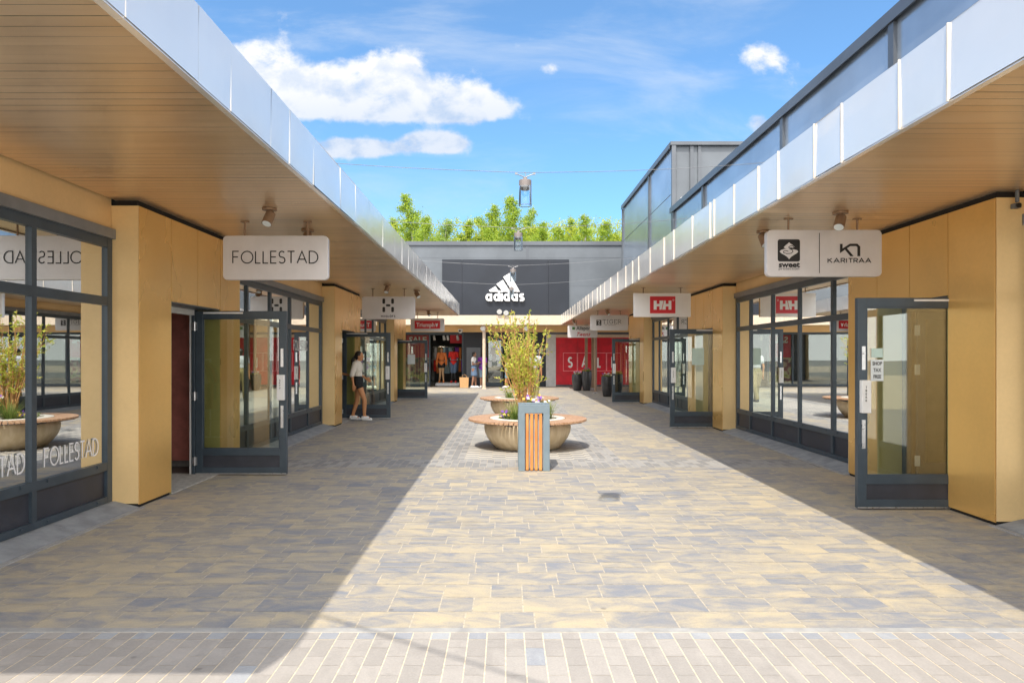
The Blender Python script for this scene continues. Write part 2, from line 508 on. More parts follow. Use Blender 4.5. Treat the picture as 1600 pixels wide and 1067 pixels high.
# ------------------------------------------------------------------ rows of shops
def T(side, x): return x
def shop_row(cfg):
    S = cfg['s']; Xp, Xg, Xc, Hs, Ht = cfg['Xp'], cfg['Xg'], cfg['Xc'], cfg['Hs'], cfg['Ht']
    Y0, Yc, Ye = cfg['y0'], cfg['yc'], cfg['ye']     # start, canopy end, wall end
    PL = cfg['pl']
    root = empty('shop_building', (Xg, Y0, 0), cfg['label'], 'building', 'rows of outlet shops')
    # ---- soffit of cross strips
    m = MB(); rr = random.Random(5+S)
    y = Y0; w = .1
    xi = Xg-S*.02
    while y < Yc-.001:
        ye = min(y+w, Yc-.03)
        t = rr.uniform(-.0009, .0009); q = .0024
        m.face([(Xc+S*.03, y+.0015, Hs+t), (xi, y+.0015, Hs+t*.3), (xi, ye-.0015, Hs-t), (Xc+S*.03, ye-.0015, Hs-t)][::(1 if S > 0 else -1)])
        m.face([(Xc+S*.03, ye-.0015, Hs-t), (xi, ye-.0015, Hs-t), (xi, ye+.0015, Hs+q), (Xc+S*.03, ye+.0015, Hs+q)])
        y += w
    m.build('soffit', M['soffit'], root)
    # ---- roof slab above the soffit
    m = MB(); m.box(Xc+S*.02, Xg+S*6.3, Y0+.02, Yc-.02, Hs+.03, Ht-.02)
    m.build('roof', M['flash'], root)
    # ---- polished fascia: one folded panel after another
    rr = random.Random(9+S)
    seams = [Y0]+[a for a in cfg['seams'] if a > Y0+.3]
    while seams[-1] < Yc-.9: seams.append(seams[-1]+rr.choice((.62, .75, .98, 1.02)))
    seams.append(Yc)
    for a, c in zip(seams, seams[1:]):
        fp = MB(); n = 4; t0 = rr.uniform(-.004, .004); t1 = rr.uniform(-.006, .006)
        for i in range(n):
            for k in range(3):
                def P(u, v):
                    yy = a+.003+(c-a-.006)*u; zz = Hs-.012+(Ht-Hs+.012)*v
                    bul = math.sin(math.pi*u)*math.sin(math.pi*v)*rr_b
                    return (Xc-S*(bul + t0*(u-.5)+t1*(v-.5)), yy, zz)
                rr_b = .004
                q = [P(i/n, k/3), P((i+1)/n, k/3), P((i+1)/n, (k+1)/3), P(i/n, (k+1)/3)]
                fp.face(q if S < 0 else q[::-1])
        # top return and lower drip edge
        fp.face([(Xc, a+.003, Ht), (Xc, c-.003, Ht), (Xc+S*.25, c-.003, Ht-.015), (Xc+S*.25, a+.003, Ht-.015)])
        fp.box(Xc+S*.006, Xc+S*.05, a+.003, c-.003, Hs-.022, Hs-.010)
        fo = fp.build('fascia_panel', M['fascia'], root, smooth=False)
        if c < Yc and cfg['lip']:
            lp = MB(); lp.box(Xc-S*.010, Xc+S*.01, c-.005, c+.005, Hs-.02, Ht+.004); lp.build('seam_lip', M['seam_lip'], root)
        elif c < Yc:
            lp = MB(); lp.box(Xc-S*.0012, Xc+S*.01, c-.002, c+.002, Hs-.012, Ht-.001); lp.build('seam_lip', M['fascia'], root)
    # closing fascia at both ends
    m = MB(); m.box(Xc+S*.03, Xg+S*6.3, Y0, Y0+.018, Hs-.02, Ht); m.box(Xc+S*.03, Xg+S*6.3, Yc-.018, Yc, Hs-.02, Ht)
    m.build('end_fascia', M['fascia'], root)
    # ---- portals
    for pi, py in enumerate(cfg['portals']):
        a, e = py, py+PL
        o0, o1 = a+.66, a+.66+1.27        # door opening
        top = Hs-.055; bot = .03; g_ = .006
        po = MB()    # dark core that shows in the joints
        xin = Xg+S*.03
        for (ya, yb, za, zb) in ((a+.012, o0-.012, .0, top-.01), (o1+.012, e-.012, .0, top-.01), (o0-.012, o1+.012, 2.105, top-.01)):
            po.box(Xp+S*.016, xin, ya, yb, za, zb)
        po.box(Xp+S*.02, xin, a+.02, e-.02, top-.01, Hs+.01)
        por = po.build('entrance_portal', M['black_gap'], root)
        def panel(ya, yb, za, zb, mat='gold'):
            q = MB(); q.box(Xp, Xp+S*.015, ya, yb, za, zb); q.build('cladding_panel', M[mat], por, bevel=.0015)
        panel(a+.017, o0-.006, bot, top); panel(o1+.006, e-.017, bot, top)
        mid = (o0+o1)/2
        panel(o0+.006, mid-.007, 2.10, top); panel(mid+.007, o1-.006, 2.10, top)
        for (ya, yb) in ((a, a+.008), (e-.008, e)):
            q = MB(); q.box(Xp+S*.004, xin-.005, ya, yb, bot+.012, top); q.build('end_panel', M['gold_pale'], por)
        for (ya, yb) in ((o0-.001, o0+.012), (o1-.012, o1+.001)):
            q = MB(); q.box(Xp+S*.006, xin-.005, ya, yb, .01, 2.095); q.build('reveal_panel', M['olive'], por)
        q = MB(); q.box(Xp+S*.01, xin-.005, o0+.013, o1-.013, 2.086, 2.099); q.build('lintel_panel', M['flash'], por)
        # threshold, inner jambs
        q = MB(); q.box(Xp+S*.0, Xg+S*.9, o0+.014, o1-.014, .001, .014); q.build('threshold', M['threshold'], root)
        jy = o1-.05 if S < 0 else o0+.05
        fr = MB()
        fr.box(xin, xin+S*.07, o1-.075, o1-.013, .014, 2.086); fr.box(xin, xin+S*.07, o0+.013, o0+.075, .014, 2.086)
        fr.box(xin, xin+S*.07, o0+.075, o1-.075, 2.02, 2.086)
        fr.build('door_frame', M['white_metal'] if (pi == 0 and S < 0) else M['frame'], root)
        # a second, inner leaf standing open into the shop
        if S > 0:
            yb = o1-.09
            il = MB()
            x0, x1 = xin+.12, xin+.12+.92
            il.box(x0, x0+.09, yb-.02, yb+.02, .05, 2.02); il.box(x1-.09, x1, yb-.02, yb+.02, .05, 2.02)
            il.box(x0+.09, x1-.09, yb-.02, yb+.02, .05, .28); il.box(x0+.09, x1-.09, yb-.02, yb+.02, 1.93, 2.02)
            d2 = il.build('inner_door', M['frame'], root)
            pg = MB(); pg.box(x0+.09, x1-.09, yb-.004, yb+.004, .28, 1.93); pg.build('pane', M['door_glass'], d2)
            hg = MB()
            for hz in (.3, 1.35, 1.8): hg.box(x0-.035, x0+.02, yb-.034, yb-.021, hz-.06, hz+.06)
            hg.build('hinge', M['white_metal'], d2)
    # ---- wall above and glazing between portals
    ends = cfg['glaz']
    for (ga, gb, pos) in ends:
        wl = MB()
        n = max(1, round((gb-ga)/1.75)); 
        for i in range(n):
            wl.box(Xg+S*.01, Xg+S*.06, ga+(gb-ga)*i/n+.003, ga+(gb-ga)*(i+1)/n-.003, 2.76, Hs+.02)
        wl.build('upper_wall', M['beige'], root)
        bk = MB(); bk.box(Xg+S*.062, Xg+S*.10, ga, gb, 2.66, Hs+.02); bk.build('wall_joint', M['black_gap'], root)
        w_ = MB(); Xf = Xg; D = .07
        w_.box(Xf, Xf+S*D, ga+.004, ga+.085, .07, 2.66); w_.box(Xf, Xf+S*D, gb-.085, gb-.004, .07, 2.66)
        w_.box(Xf+S*.002, Xf+S*(D-.002), ga+.085, gb-.085, .07, .13); w_.box(Xf+S*.002, Xf+S*(D-.002), ga+.085, gb-.085, .385, .465)
        w_.box(Xf+S*.002, Xf+S*(D-.002), ga+.085, gb-.085, 2.0, 2.085); w_.box(Xf+S*.002, Xf+S*(D-.002), ga+.085, gb-.085, 2.57, 2.66)
        xs = [ga+.085]+pos+[gb-.085]
        for p in pos: w_.box(Xf+S*.004, Xf+S*(D-.004), p-.03, p+.03, .13, .385); w_.box(Xf+S*.004, Xf+S*(D-.004), p-.03, p+.03, .465, 2.0); w_.box(Xf+S*.004, Xf+S*(D-.004), p-.03, p+.03, 2.085, 2.57)
        # glazing beads: small blocks along the rails
        for p0, p1 in zip(xs, xs[1:]):
            for yy in (p0+.16, p1-.16):
                w_.box(Xf-S*.008, Xf, yy-.012, yy+.012, .43, .455); w_.box(Xf-S*.008, Xf, yy-.012, yy+.012, .09, .11)
        win = w_.build('shop_window', M['frame'], root)
        cp = MB(); cp.box(Xf-S*.035, Xf+S*.06, ga+.002, gb-.002, 2.66, 2.757); cp.build('frame_cap', M['frame_cap'], win)
        for p0, p1 in zip(xs, xs[1:]):
            l = p0+.03 if p0 != xs[0] else p0; h = p1-.03 if p1 != xs[-1] else p1
            tl = random.Random(int(p0*97)).uniform(-.0025, .0025)
            for (za, zb) in ((.465, 2.0), (2.085, 2.57)):
                gp = MB(); gp.face([(Xf+S*.03, l, za), (Xf+S*(.03+tl), h, za), (Xf+S*(.03+tl), h, zb), (Xf+S*.03, l, zb)]); gp.build('pane', M['glass'], win)
            kp = MB(); kp.box(Xf+S*.03, Xf+S*.05, l, h, .13, .385); kp.build('kick_panel', M['kick'], win)
        pl = MB()
        n = max(1, round((gb-ga)/1.0))
        for i in range(n):
            ya = ga+(gb-ga)*i/n+.003; yb = ga+(gb-ga)*(i+1)/n-.003
            pl.prism([(Xg+S*.1, 0), (Xg+S*.1, .068), (Xg-S*.03, .066), (Xp-S*.005, .012), (Xp-S*.005, 0)], ya, yb, 'y')
        pl.build('plinth', M['concrete'], root)
        st = MB(); st.box(Xp-S*.008, Xp-S*.055, ga-.02, gb+.02, -.004, .009); st.build('edge_strip', M['strip'], root)
    # ---- shop interior
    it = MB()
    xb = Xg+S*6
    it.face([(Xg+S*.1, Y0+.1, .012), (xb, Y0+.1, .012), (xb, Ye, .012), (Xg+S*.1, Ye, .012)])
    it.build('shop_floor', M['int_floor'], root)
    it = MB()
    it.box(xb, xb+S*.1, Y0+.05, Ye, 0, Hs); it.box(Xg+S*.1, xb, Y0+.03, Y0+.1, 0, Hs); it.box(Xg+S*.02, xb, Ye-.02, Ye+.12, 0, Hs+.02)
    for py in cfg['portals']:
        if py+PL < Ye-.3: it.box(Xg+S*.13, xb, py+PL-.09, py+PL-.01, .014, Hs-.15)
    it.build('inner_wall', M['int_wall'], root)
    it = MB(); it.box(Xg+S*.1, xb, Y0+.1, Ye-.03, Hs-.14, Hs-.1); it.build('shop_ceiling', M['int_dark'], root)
    for yy in cfg['lights']:
        for dx in (1.0, 2.4, 4.0):
            dl = MB(); dl.disc((Xg+S*dx, yy), .06, Hs-.142, 16, up=False); dl.build('downlight', M['downlight'], root)
    return root

left = dict(s=-1, Xp=-3.64, Xg=-3.9, Xc=-1.723, Hs=3.05, Ht=3.47, y0=1.09, yc=25.4, ye=24.74, pl=2.57, lip=False,
    portals=[6.73, 14.45, 22.17],
    seams=[3.08, 3.805, 4.26, 4.98, 5.42, 6.09, 7.08, 7.8],
    glaz=[(1.15, 6.73, [1.95, 2.75, 3.6, 4.6, 5.62]), (9.3, 14.45, [10.28, 11.3, 12.34, 13.46]), (17.02, 22.17, [18.0, 19.02, 20.06, 21.18])],
    lights=[3.5, 5.6, 11.0, 13.0, 18.5, 20.5],
    label='left row of gold clad outlet shops with bronze canopy and mirror-bright fascia')
right = dict(s=1, Xp=4.34, Xg=4.6, Xc=2.504, Hs=2.96, Ht=3.38, y0=.85, yc=31.0, ye=23.95, pl=2.6, lip=True,
    portals=[6.0, 13.57, 21.3],
    seams=[3.1, 3.835, 4.31, 5.05, 5.5, 6.23, 6.72, 7.43, 8.14, 8.3, 9.09, 10.1],
    glaz=[(.9, 6.0, [1.9, 2.9, 3.9, 4.95]), (8.6, 13.57, [9.58, 10.67, 11.75, 12.8]), (16.17, 21.3, [17.2, 18.25, 19.3, 20.4])],
    lights=[3.5, 5.4, 10.5, 12.5, 18.0, 20.0],
    label='right row of gold clad outlet shops below the tall dark grey upper wall')
LEFT = shop_row(left); RIGHT = shop_row(right)

# rear walls so the rows are closed boxes from other positions
for root, cfg in ((LEFT, left), (RIGHT, right)):
    S = cfg['s']; m = MB()
    m.box(cfg['Xg']+S*6.12, cfg['Xg']+S*6.3, cfg['y0']+.05, cfg['ye']+.1, 0, cfg['Hs']); m.box(cfg['Xg']+S*.1, cfg['Xg']+S*6.1, cfg['y0'], cfg['y0']+.025, 0, cfg['Hs']-.03)
    m.build('outer_wall', M['beige'], root)

# ---- tall cladding wall above the right canopy
def clad_wall(root, X, ya, yb, z0, z1, posts, hz):
    m = MB(); m.box(X, X+.12, ya, yb, z0, z1-.1); m.build('cladding_wall', M['dark_clad'], root)
    for y in posts:
        p = MB(); p.box(X-.05, X, y-.06, y+.06, z0, z1-.16); p.build('wall_post', M['flash'], root)
    for z in hz:
        h = MB(); h.box(X-.004, X, ya+.01, yb-.01, z-.012, z+.012); h.build('wall_seam', M['flash'], root)
    c = MB(); c.box(X-.07, X+.25, ya, yb, z1-.1, z1); c.box(X-.075, X-.055, ya, yb, z1-.16, z1-.1); c.build('roof_flashing', M['flash'], root)
clad_wall(RIGHT, 4.8, 1.0, 19.58, 3.39, 5.77, [2.4, 5.3, 8.37, 11.7, 16.4, 19.3], [])
m = MB(); m.box(4.93, 10.9, 1.0, 19.58, 3.39, 5.7); m.build('upper_volume', M['grey_clad'], RIGHT)

TB = empty('tower_block', (4.8, 19.6, 0), 'tall dark grey clad block rising behind the right row of shops', 'building')
clad_wall(TB, 4.8, 19.6, 27.8, 3.39, 7.67, [22.6, 27.7], [4.9, 6.2])
m = MB(); m.box(4.93, 12, 19.6, 27.75, 3.0, 7.57); m.build('block_wall', M['grey_clad'], TB)
for (a, c, e) in ((4.78, 4.9, .1), (5.32, 5.42, .05), (5.55, 5.64, .04)):
    p = MB(); p.box(a, c, 19.6-e, 19.6, 3.39, 7.57); p.build('corner_post', M['flash'], TB)
c = MB(); c.box(4.74, 12, 19.48, 19.64, 7.575, 7.675); c.build('roof_flashing', M['flash'], TB)
fl = MB(); fl.tube([(5.02, 19.2, 5.75), (5.02, 19.25, 6.0)], .06, 10); fl.tube([(5.02, 19.25, 5.95), (5.02, 19.6, 5.98)], .02, 6)
fl.build('floodlight', M['white_metal'], TB)
# ------------------------------------------------------------------ lettering
def arc(cx, cy, rx, ry, a0, a1, n=14):
    return [(cx+rx*math.cos(R(a0+(a1-a0)*i/n)), cy+ry*math.sin(R(a0+(a1-a0)*i/n))) for i in range(n+1)]
def S_pts(w=.5):
    r = .26; rx = w/2
    return arc(rx, 1-r, rx*.95, r, 40, 270, 14)[:-1] + arc(rx, r, rx, r+0, 90, -145, 14) if False else \
        arc(rx, .75, rx*.92, .25, 35, 245, 14) + arc(rx, .255, rx, .255, 65, -150, 14)
GL = {   # width, strokes (list of (points, closed))
 'F': (.50, [([(.50,1),(0,1),(0,0)],0), ([(0,.52),(.44,.52)],0)]),
 'O': (.98, [(arc(.49,.5,.49,.5,0,345,23),1)]),
 'L': (.42, [([(0,1),(0,0),(.42,0)],0)]),
 'E': (.48, [([(.48,1),(0,1),(0,0),(.48,0)],0), ([(0,.52),(.44,.52)],0)]),
 'S': (.50, [(S_pts(),0)]),
 'T': (.60, [([(0,1),(.60,1)],0), ([(.30,1),(.30,0)],0)]),
 'A': (.80, [([(0,0),(.40,1),(.80,0)],0), ([(.13,.33),(.67,.33)],0)]),
 'D': (.72, [([(0,0),(0,1),(.24,1)]+arc(.24,.5,.48,.5,90,-90,16)[1:],1)]),
 'H': (.66, [([(0,0),(0,1)],0), ([(.66,0),(.66,1)],0), ([(0,.5),(.66,.5)],0)]),
 'G': (.86, [(arc(.46,.5,.46,.5,42,360,22)+[(.55,.5)],0)]),
 'I': (.0, [([(0,0),(0,1)],0)]),
 'R': (.54, [([(0,0),(0,1),(.28,1)]+arc(.28,.75,.25,.25,90,-90,10)[1:]+[(0,.5)],0), ([(.26,.5),(.54,0)],0)]),
 'K': (.56, [([(0,0),(0,1)],0), ([(.52,1),(0,.46)],0), ([(.18,.62),(.56,0)],0)]),
 'P': (.50, [([(0,0),(0,1),(.25,1)]+arc(.25,.74,.25,.26,90,-90,10)[1:]+[(0,.48)],0)]),
 'W': (1.0, [([(0,1),(.26,0),(.5,.9),(.74,0),(1,1)],0)]),
 'N': (.66, [([(0,0),(0,1),(.66,0),(.66,1)],0)]),
 'X': (.6, [([(0,0),(.6,1)],0), ([(0,1),(.6,0)],0)]),
 'V': (.7, [([(0,1),(.35,0),(.7,1)],0)]),
 'Y': (.64, [([(0,1),(.32,.45),(.64,1)],0), ([(.32,.45),(.32,0)],0)]),
 ' ': (.3, []),
 # heavy geometric lower case (x-height 1, ascender 1.38)
 'a': (1.0, [(arc(.5,.5,.36,.36,0,345,23),1), ([(.88,1.0),(.88,0)],0)]),
 'd': (1.0, [(arc(.5,.5,.36,.36,0,345,23),1), ([(.88,1.42),(.88,0)],0)]),
 'i': (.0, [([(0,.0),(0,1.0)],0), ([(0,1.16),(0,1.42)],0)]),
 's': (.74, [([(.70,.88),(.30,.88),(.12,.80),(.12,.64),(.28,.55),(.50,.46),(.64,.36),(.64,.22),(.48,.12),(.06,.12)],0)]),
}
GL['Ö'] = (.98, GL['O'][1] + [([(.3,1.14),(.3,1.24)],0), ([(.68,1.14),(.68,1.24)],0)])
def strokes(mb, text, u0, v0, h, t, gap, mp, xs=1.0, center=False, depth=0):
    tot = sum(GL[c][0]*xs*h for c in text)+gap*(len(text)-1)
    u = u0-tot/2 if center else u0
    lift = 0
    for c in text:
        w, ss = GL[c]
        for pts, closed in ss:
            q = [(u+p[0]*h*xs, v0+p[1]*h) for p in pts]
            lift += .00025
            mb.ribbon(q, t, (lambda lf: (lambda a, b_: mp(a, b_, lf)))(lift), bool(closed))
            if depth:
                n0 = len(mb.v)
                mb.ribbon(q, t, (lambda a, b_: mp(a, b_, -depth)), bool(closed))
                # side walls
                n = len(q); f0 = n0-2*n
                m_ = n if closed else n-1
                for k in range(m_):
                    a0 = 2*k; a1 = 2*((k+1) % n)
                    for s_ in (0, 1):
                        mb.f.append((f0+a0+s_, f0+a1+s_, n0+a1+s_, n0+a0+s_)); mb.mi.append(0)
                if not closed:
                    for k in (0, n-1): mb.f.append((f0+2*k, f0+2*k+1, n0+2*k+1, n0+2*k)); mb.mi.append(0)
        u += w*xs*h+gap
    return tot
_fc = {}
def font_mesh(body, size, off=0, shear=0, space=1, align='CENTER'):
    cu = bpy.data.curves.new('t', 'FONT'); cu.body = body; cu.size = size; cu.offset = off; cu.shear = shear
    cu.align_x = align; cu.align_y = 'CENTER'; cu.space_character = space; cu.resolution_u = 3
    ob = bpy.data.objects.new('t', cu); COL.objects.link(ob)
    dg = bpy.context.evaluated_depsgraph_get()
    me = bpy.data.meshes.new_from_object(ob.evaluated_get(dg))
    V = [tuple(v.co) for v in me.vertices]; F = [tuple(p.vertices) for p in me.polygons]
    bpy.data.objects.remove(ob); bpy.data.curves.remove(cu); bpy.data.meshes.remove(me)
    return V, F
def font(mb, body, u, v, size, mp, xs=1, lift=.0003, **kw):
    V, F = font_mesh(body, size, **kw); i = len(mb.v)
    mb.v += [tuple(mp(u+a*xs, v+b_, lift)) for a, b_, _ in V]
    for f in F: mb.f.append(tuple(i+k for k in f)); mb.mi.append(0)
def plane_xz(y, sgn=1):      # faces the camera (-y)
    return lambda u, v, l=0: (u, y-.002-l, v)
def flat(mb, poly, mp, lift=0): mb.face([mp(a, b_, lift) for a, b_ in poly])
def rrect(x0, x1, z0, z1, r, n=5):
    o = []
    for cx, cz, a in ((x1-r, z1-r, 0), (x0+r, z1-r, 90), (x0+r, z0+r, 180), (x1-r, z0+r, 270)):
        o += arc(cx, cz, r, r, a, a+90, n)
    return o

# ------------------------------------------------------------------ hanging signs
def sign(label, x0, x1, z0, z1, y, Hs, mat='sign_board', r=.05, rods=(.2, .8)):
    root = empty('hanging_sign', ((x0+x1)/2, y, z0), label, 'shop sign', 'shop signs hanging below the canopies')
    m = MB(); m.prism(rrect(x0, x1, z0, z1, r), y, y+.07); m.build('sign_board', M[mat], root, bevel=.004)
    for t in rods:
        m = MB(); xx = x0+(x1-x0)*t
        m.tube([(xx, y+.035, z1-.005), (xx, y+.035, Hs-.004)], .011, 8); m.box(xx-.045, xx+.045, y+.02, y+.05, Hs-.012, Hs-.004)
        m.build('hanger_rod', M['brown_post'], root)
    return root
def emb(root, name, mat, fn):
    m = MB(); fn(m); return m.build(name, M[mat], root)

# measured boards (x from the picture at their depth)
s = sign('silver sign reading FOLLESTAD in thin black capitals under the left canopy', -3.23, -2.03, 2.375, 2.88, 7.75, 3.05)
p = plane_xz(7.75)
emb(s, 'lettering', 'ink', lambda m: strokes(m, 'FOLLESTAD', -2.63, 2.565, .135, .0135, .030, p, 1.0, True))

s = sign('silver sign with a black dotted H emblem and HAGLÖFS lettering under the left canopy', -3.26, -2.06, 2.35, 2.86, 15.4, 3.05)
p = plane_xz(15.4)
def hag(m):
    cx, cz = -2.665, 2.66
    def cap(a, b_, vert):
        w, l = .031, .052
        x0, x1, z0, z1 = (a-w, a+w, b_-l-.008, b_+l+.008) if vert else (a-l, a+l, b_-w*.8, b_+w*.8)
        flat(m, rrect(x0, x1, z0, z1, .024, 4), p)
    for sx in (-.1, .1):
        for sz in (-.095, .095): cap(cx+sx, cz+sz, True)
    cap(cx, cz, False)
emb(s, 'emblem', 'ink', hag)
emb(s, 'lettering', 'ink', lambda m: strokes(m, 'HAGLÖFS', -2.665, 2.395, .038, .011, .022, p, 1.0, True))

s = sign('silver sign with a red panel reading Triumph at the end of the left canopy', -3.32, -2.14, 2.37, 2.83, 23.7, 3.05)
p = plane_xz(23.7)
emb(s, 'red_panel', 'red', lambda m: flat(m, [(-3.18, 2.47), (-2.29, 2.47), (-2.29, 2.75), (-3.18, 2.75)], p))
def tri(m):
    font(m, 'Triumph', -2.80, 2.60, .20, p, .92, .003, off=.003)
    flat(m, [(-2.46, 2.665), (-2.41, 2.64), (-2.36, 2.665), (-2.385, 2.56), (-2.41, 2.53), (-2.435, 2.56)], p, .003)
emb(s, 'lettering', 'white', tri)

s = sign('silver sign with a black square emblem and KARI TRAA lettering under the right canopy', 2.752, 3.966, 2.343, 2.834, 7.15, 2.96)
p = plane_xz(7.15)
def X_(px): return (px-790)*7.15/1060
def Z_(py): return 1.5+(557-py)*7.15/1060
# crop coordinates of the sign drawing -> metres
def SX(c): return X_(1180+c/7.273)
def SZ(c): return Z_(340+c/7.273)
def sq(m): flat(m, rrect(SX(255), SX(508), SZ(500), SZ(248), .022, 4), p)
emb(s, 'emblem_square', 'ink', sq)
def leafm(m):
    top = [(383,282),(400,298),(425,312),(445,335),(440,345),(400,340),(382,350),(395,362),(345,355),(322,340),(345,315),(366,300)]
    bot = [(395,362),(440,362),(475,372),(488,388),(470,408),(440,425),(410,445),(384,474),(358,445),(328,425),(295,408),(276,388),(290,370),(330,358),(360,357)]
    flat(m, [(SX(a), SZ(b_)) for a, b_ in top], p, .0015); flat(m, [(SX(a), SZ(b_)) for a, b_ in bot], p, .0018)
emb(s, 'emblem_leaf', 'sign_board', leafm)
def curl(m):
    pts = [(440,345),(425,322),(395,325),(378,338),(390,355),(418,368),(428,388),(405,408),(360,412),(322,402),(318,385),(345,377),(375,385)]
    m.ribbon([(SX(a), SZ(b_)) for a, b_ in pts], .0075, lambda a, b_: p(a, b_, .0026))
emb(s, 'emblem_curl', 'ink', curl)
def sw(m):
    font(m, 'sweet', SX(385), SZ(538), .078, p, 1.18, .0003, off=.0032)
    font(m, 'protection', SX(383), SZ(580), .040, p, 1.22, .0003, space=1.05)
    m.ribbon([(SX(729), SZ(175)), (SX(729), SZ(632))], .007, lambda a, b_: p(a, b_))
emb(s, 'lettering', 'ink', sw)
def kt(m):
    t = .034
    def P(l): return [(SX(a), SZ(b_)) for a, b_ in l]
    flat(m, P([(962,300),(992,300),(992,352),(1075,298),(1160,298),(1193,330),(1193,440),(1160,440),(1160,338),(1148,326),(1080,326),(1042,350),(1118,440),(1080,440),(1018,366),(962,406)]), p)
    strokes(m, 'KARI', SX(826), SZ(514), .045, .0098, .016, p, 1.72); strokes(m, 'TRAA', SX(1060), SZ(514), .045, .0098, .012, p, 1.62)
emb(s, 'monogram', 'ink', kt)

s = sign('white square-cornered sign with a red HH panel under the right canopy', 2.705, 3.906, 2.335, 2.835, 14.3, 2.96, 'sign_white', .008, (.17, .83))
p = plane_xz(14.3)
def HX(c): return (880+c/4.103-790)*14.3/1060
def HZ(c): return 1.5+(557-(430+c/4.103))*14.3/1060
emb(s, 'red_panel', 'red', lambda m: flat(m, [(HX(556), HZ(245)), (HX(719), HZ(245)), (HX(719), HZ(136)), (HX(556), HZ(136))], p))
def hh(m):
    def Q(l): flat(m, [(HX(a), HZ(b_)) for a, b_ in l], p, .003)
    Q([(580,221),(599,221),(599,163),(580,163)]); Q([(599,200),(617,200),(617,184),(599,184)]); Q([(617,221),(630,221),(643,163),(617,163)])
    Q([(675,221),(693,221),(693,163),(675,163)]); Q([(657,200),(675,200),(675,184),(657,184)]); Q([(634,221),(657,221),(657,163),(647,163)])
    m.ribbon([(HX(a), HZ(b_)) for a, b_ in arc(706,160,5,5,0,330,10)], .005, lambda a, b_: p(a, b_, .003), True)
emb(s, 'lettering', 'white', hh)

s = sign('small silver sign reading TIGER with a black square emblem under the right canopy', 2.70, 3.90, 2.33, 2.82, 21.6, 2.96)
p = plane_xz(21.6)
def tg(m):
    cx = 3.0
    flat(m, [(2.89, 2.485), (3.05, 2.485), (3.05, 2.665), (2.89, 2.665)], p)
    u = 3.095
    for c, w, ss in (('T', .10, [[(0,1),(1,1)],[(.5,1),(.5,0)],[(0,1),(0,.82)],[(1,1),(1,.82)],[(.3,0),(.7,0)]]), ('I', .045, [[(.5,0),(.5,1)],[(.0,1),(1,1)],[(0,0),(1,0)]]),
                     ('G', .115, [arc(.5,.5,.48,.5,45,330,16), [(.62,.46),(1.02,.46)], [(.9,.46),(.9,.12)], [(.86,1),(.86,.74)]]),
                     ('E', .085, [[(.12,0),(.12,1)],[(0,1),(1,1),(1,.8)],[(.12,.52),(.7,.52)],[(0,0),(1,0),(1,.2)]]),
                     ('R', .11, [[(.12,0),(.12,1)],[(0,1),(.45,1)]+arc(.45,.75,.4,.25,90,-90,8)+[(.12,.5)],[(.45,.5),(.98,0)],[(0,0),(.3,0)]])):
        for k, q in enumerate(ss):
            m.ribbon([(u+a*w, 2.545+b_*.125) for a, b_ in q], .0125, (lambda l_: lambda a, b_: p(a, b_, l_))(.0004*(k+1)))
        u += w+.033
    font(m, 'OF SWEDEN', 3.33, 2.50, .042, p, 1.2, .0003, space=1.3)
emb(s, 'lettering', 'ink', tg)
emb(s, 'emblem', 'sign_board', lambda m: (m.ribbon([(2.925,2.63),(2.98,2.64),(3.0,2.60),(2.95,2.57),(2.99,2.53),(3.02,2.52)], .016, lambda a, b_: p(a, b_, .002)), m.ribbon([(2.93,2.515),(2.99,2.505)], .012, lambda a, b_: p(a, b_, .0026))))

s = sign('half hidden silver sign, Allsport lettering over red script, at the end of the right canopy', 2.50, 3.70, 2.26, 2.745, 27.3, 2.96, rods=(.3, .8))
p = plane_xz(27.3)
def al(m): font(m, 'Allsport', 3.16, 2.63, .20, p, .95, .0003, off=.003)
emb(s, 'lettering', 'ink', al)
def clo(m):
    for a in (45, 135, 225, 315): flat(m, rrect(2.735+.038*math.cos(R(a))-.03, 2.735+.038*math.cos(R(a))+.03, 2.635+.038*math.sin(R(a))-.03, 2.635+.038*math.sin(R(a))+.03, .022, 3), p, .001*(a/45))
emb(s, 'clover', 'green_ink', clo)
emb(s, 'script', 'red_ink', lambda m: font(m, 'Twens', 3.10, 2.39, .21, p, 1.0, .0003, off=.004, shear=.45))

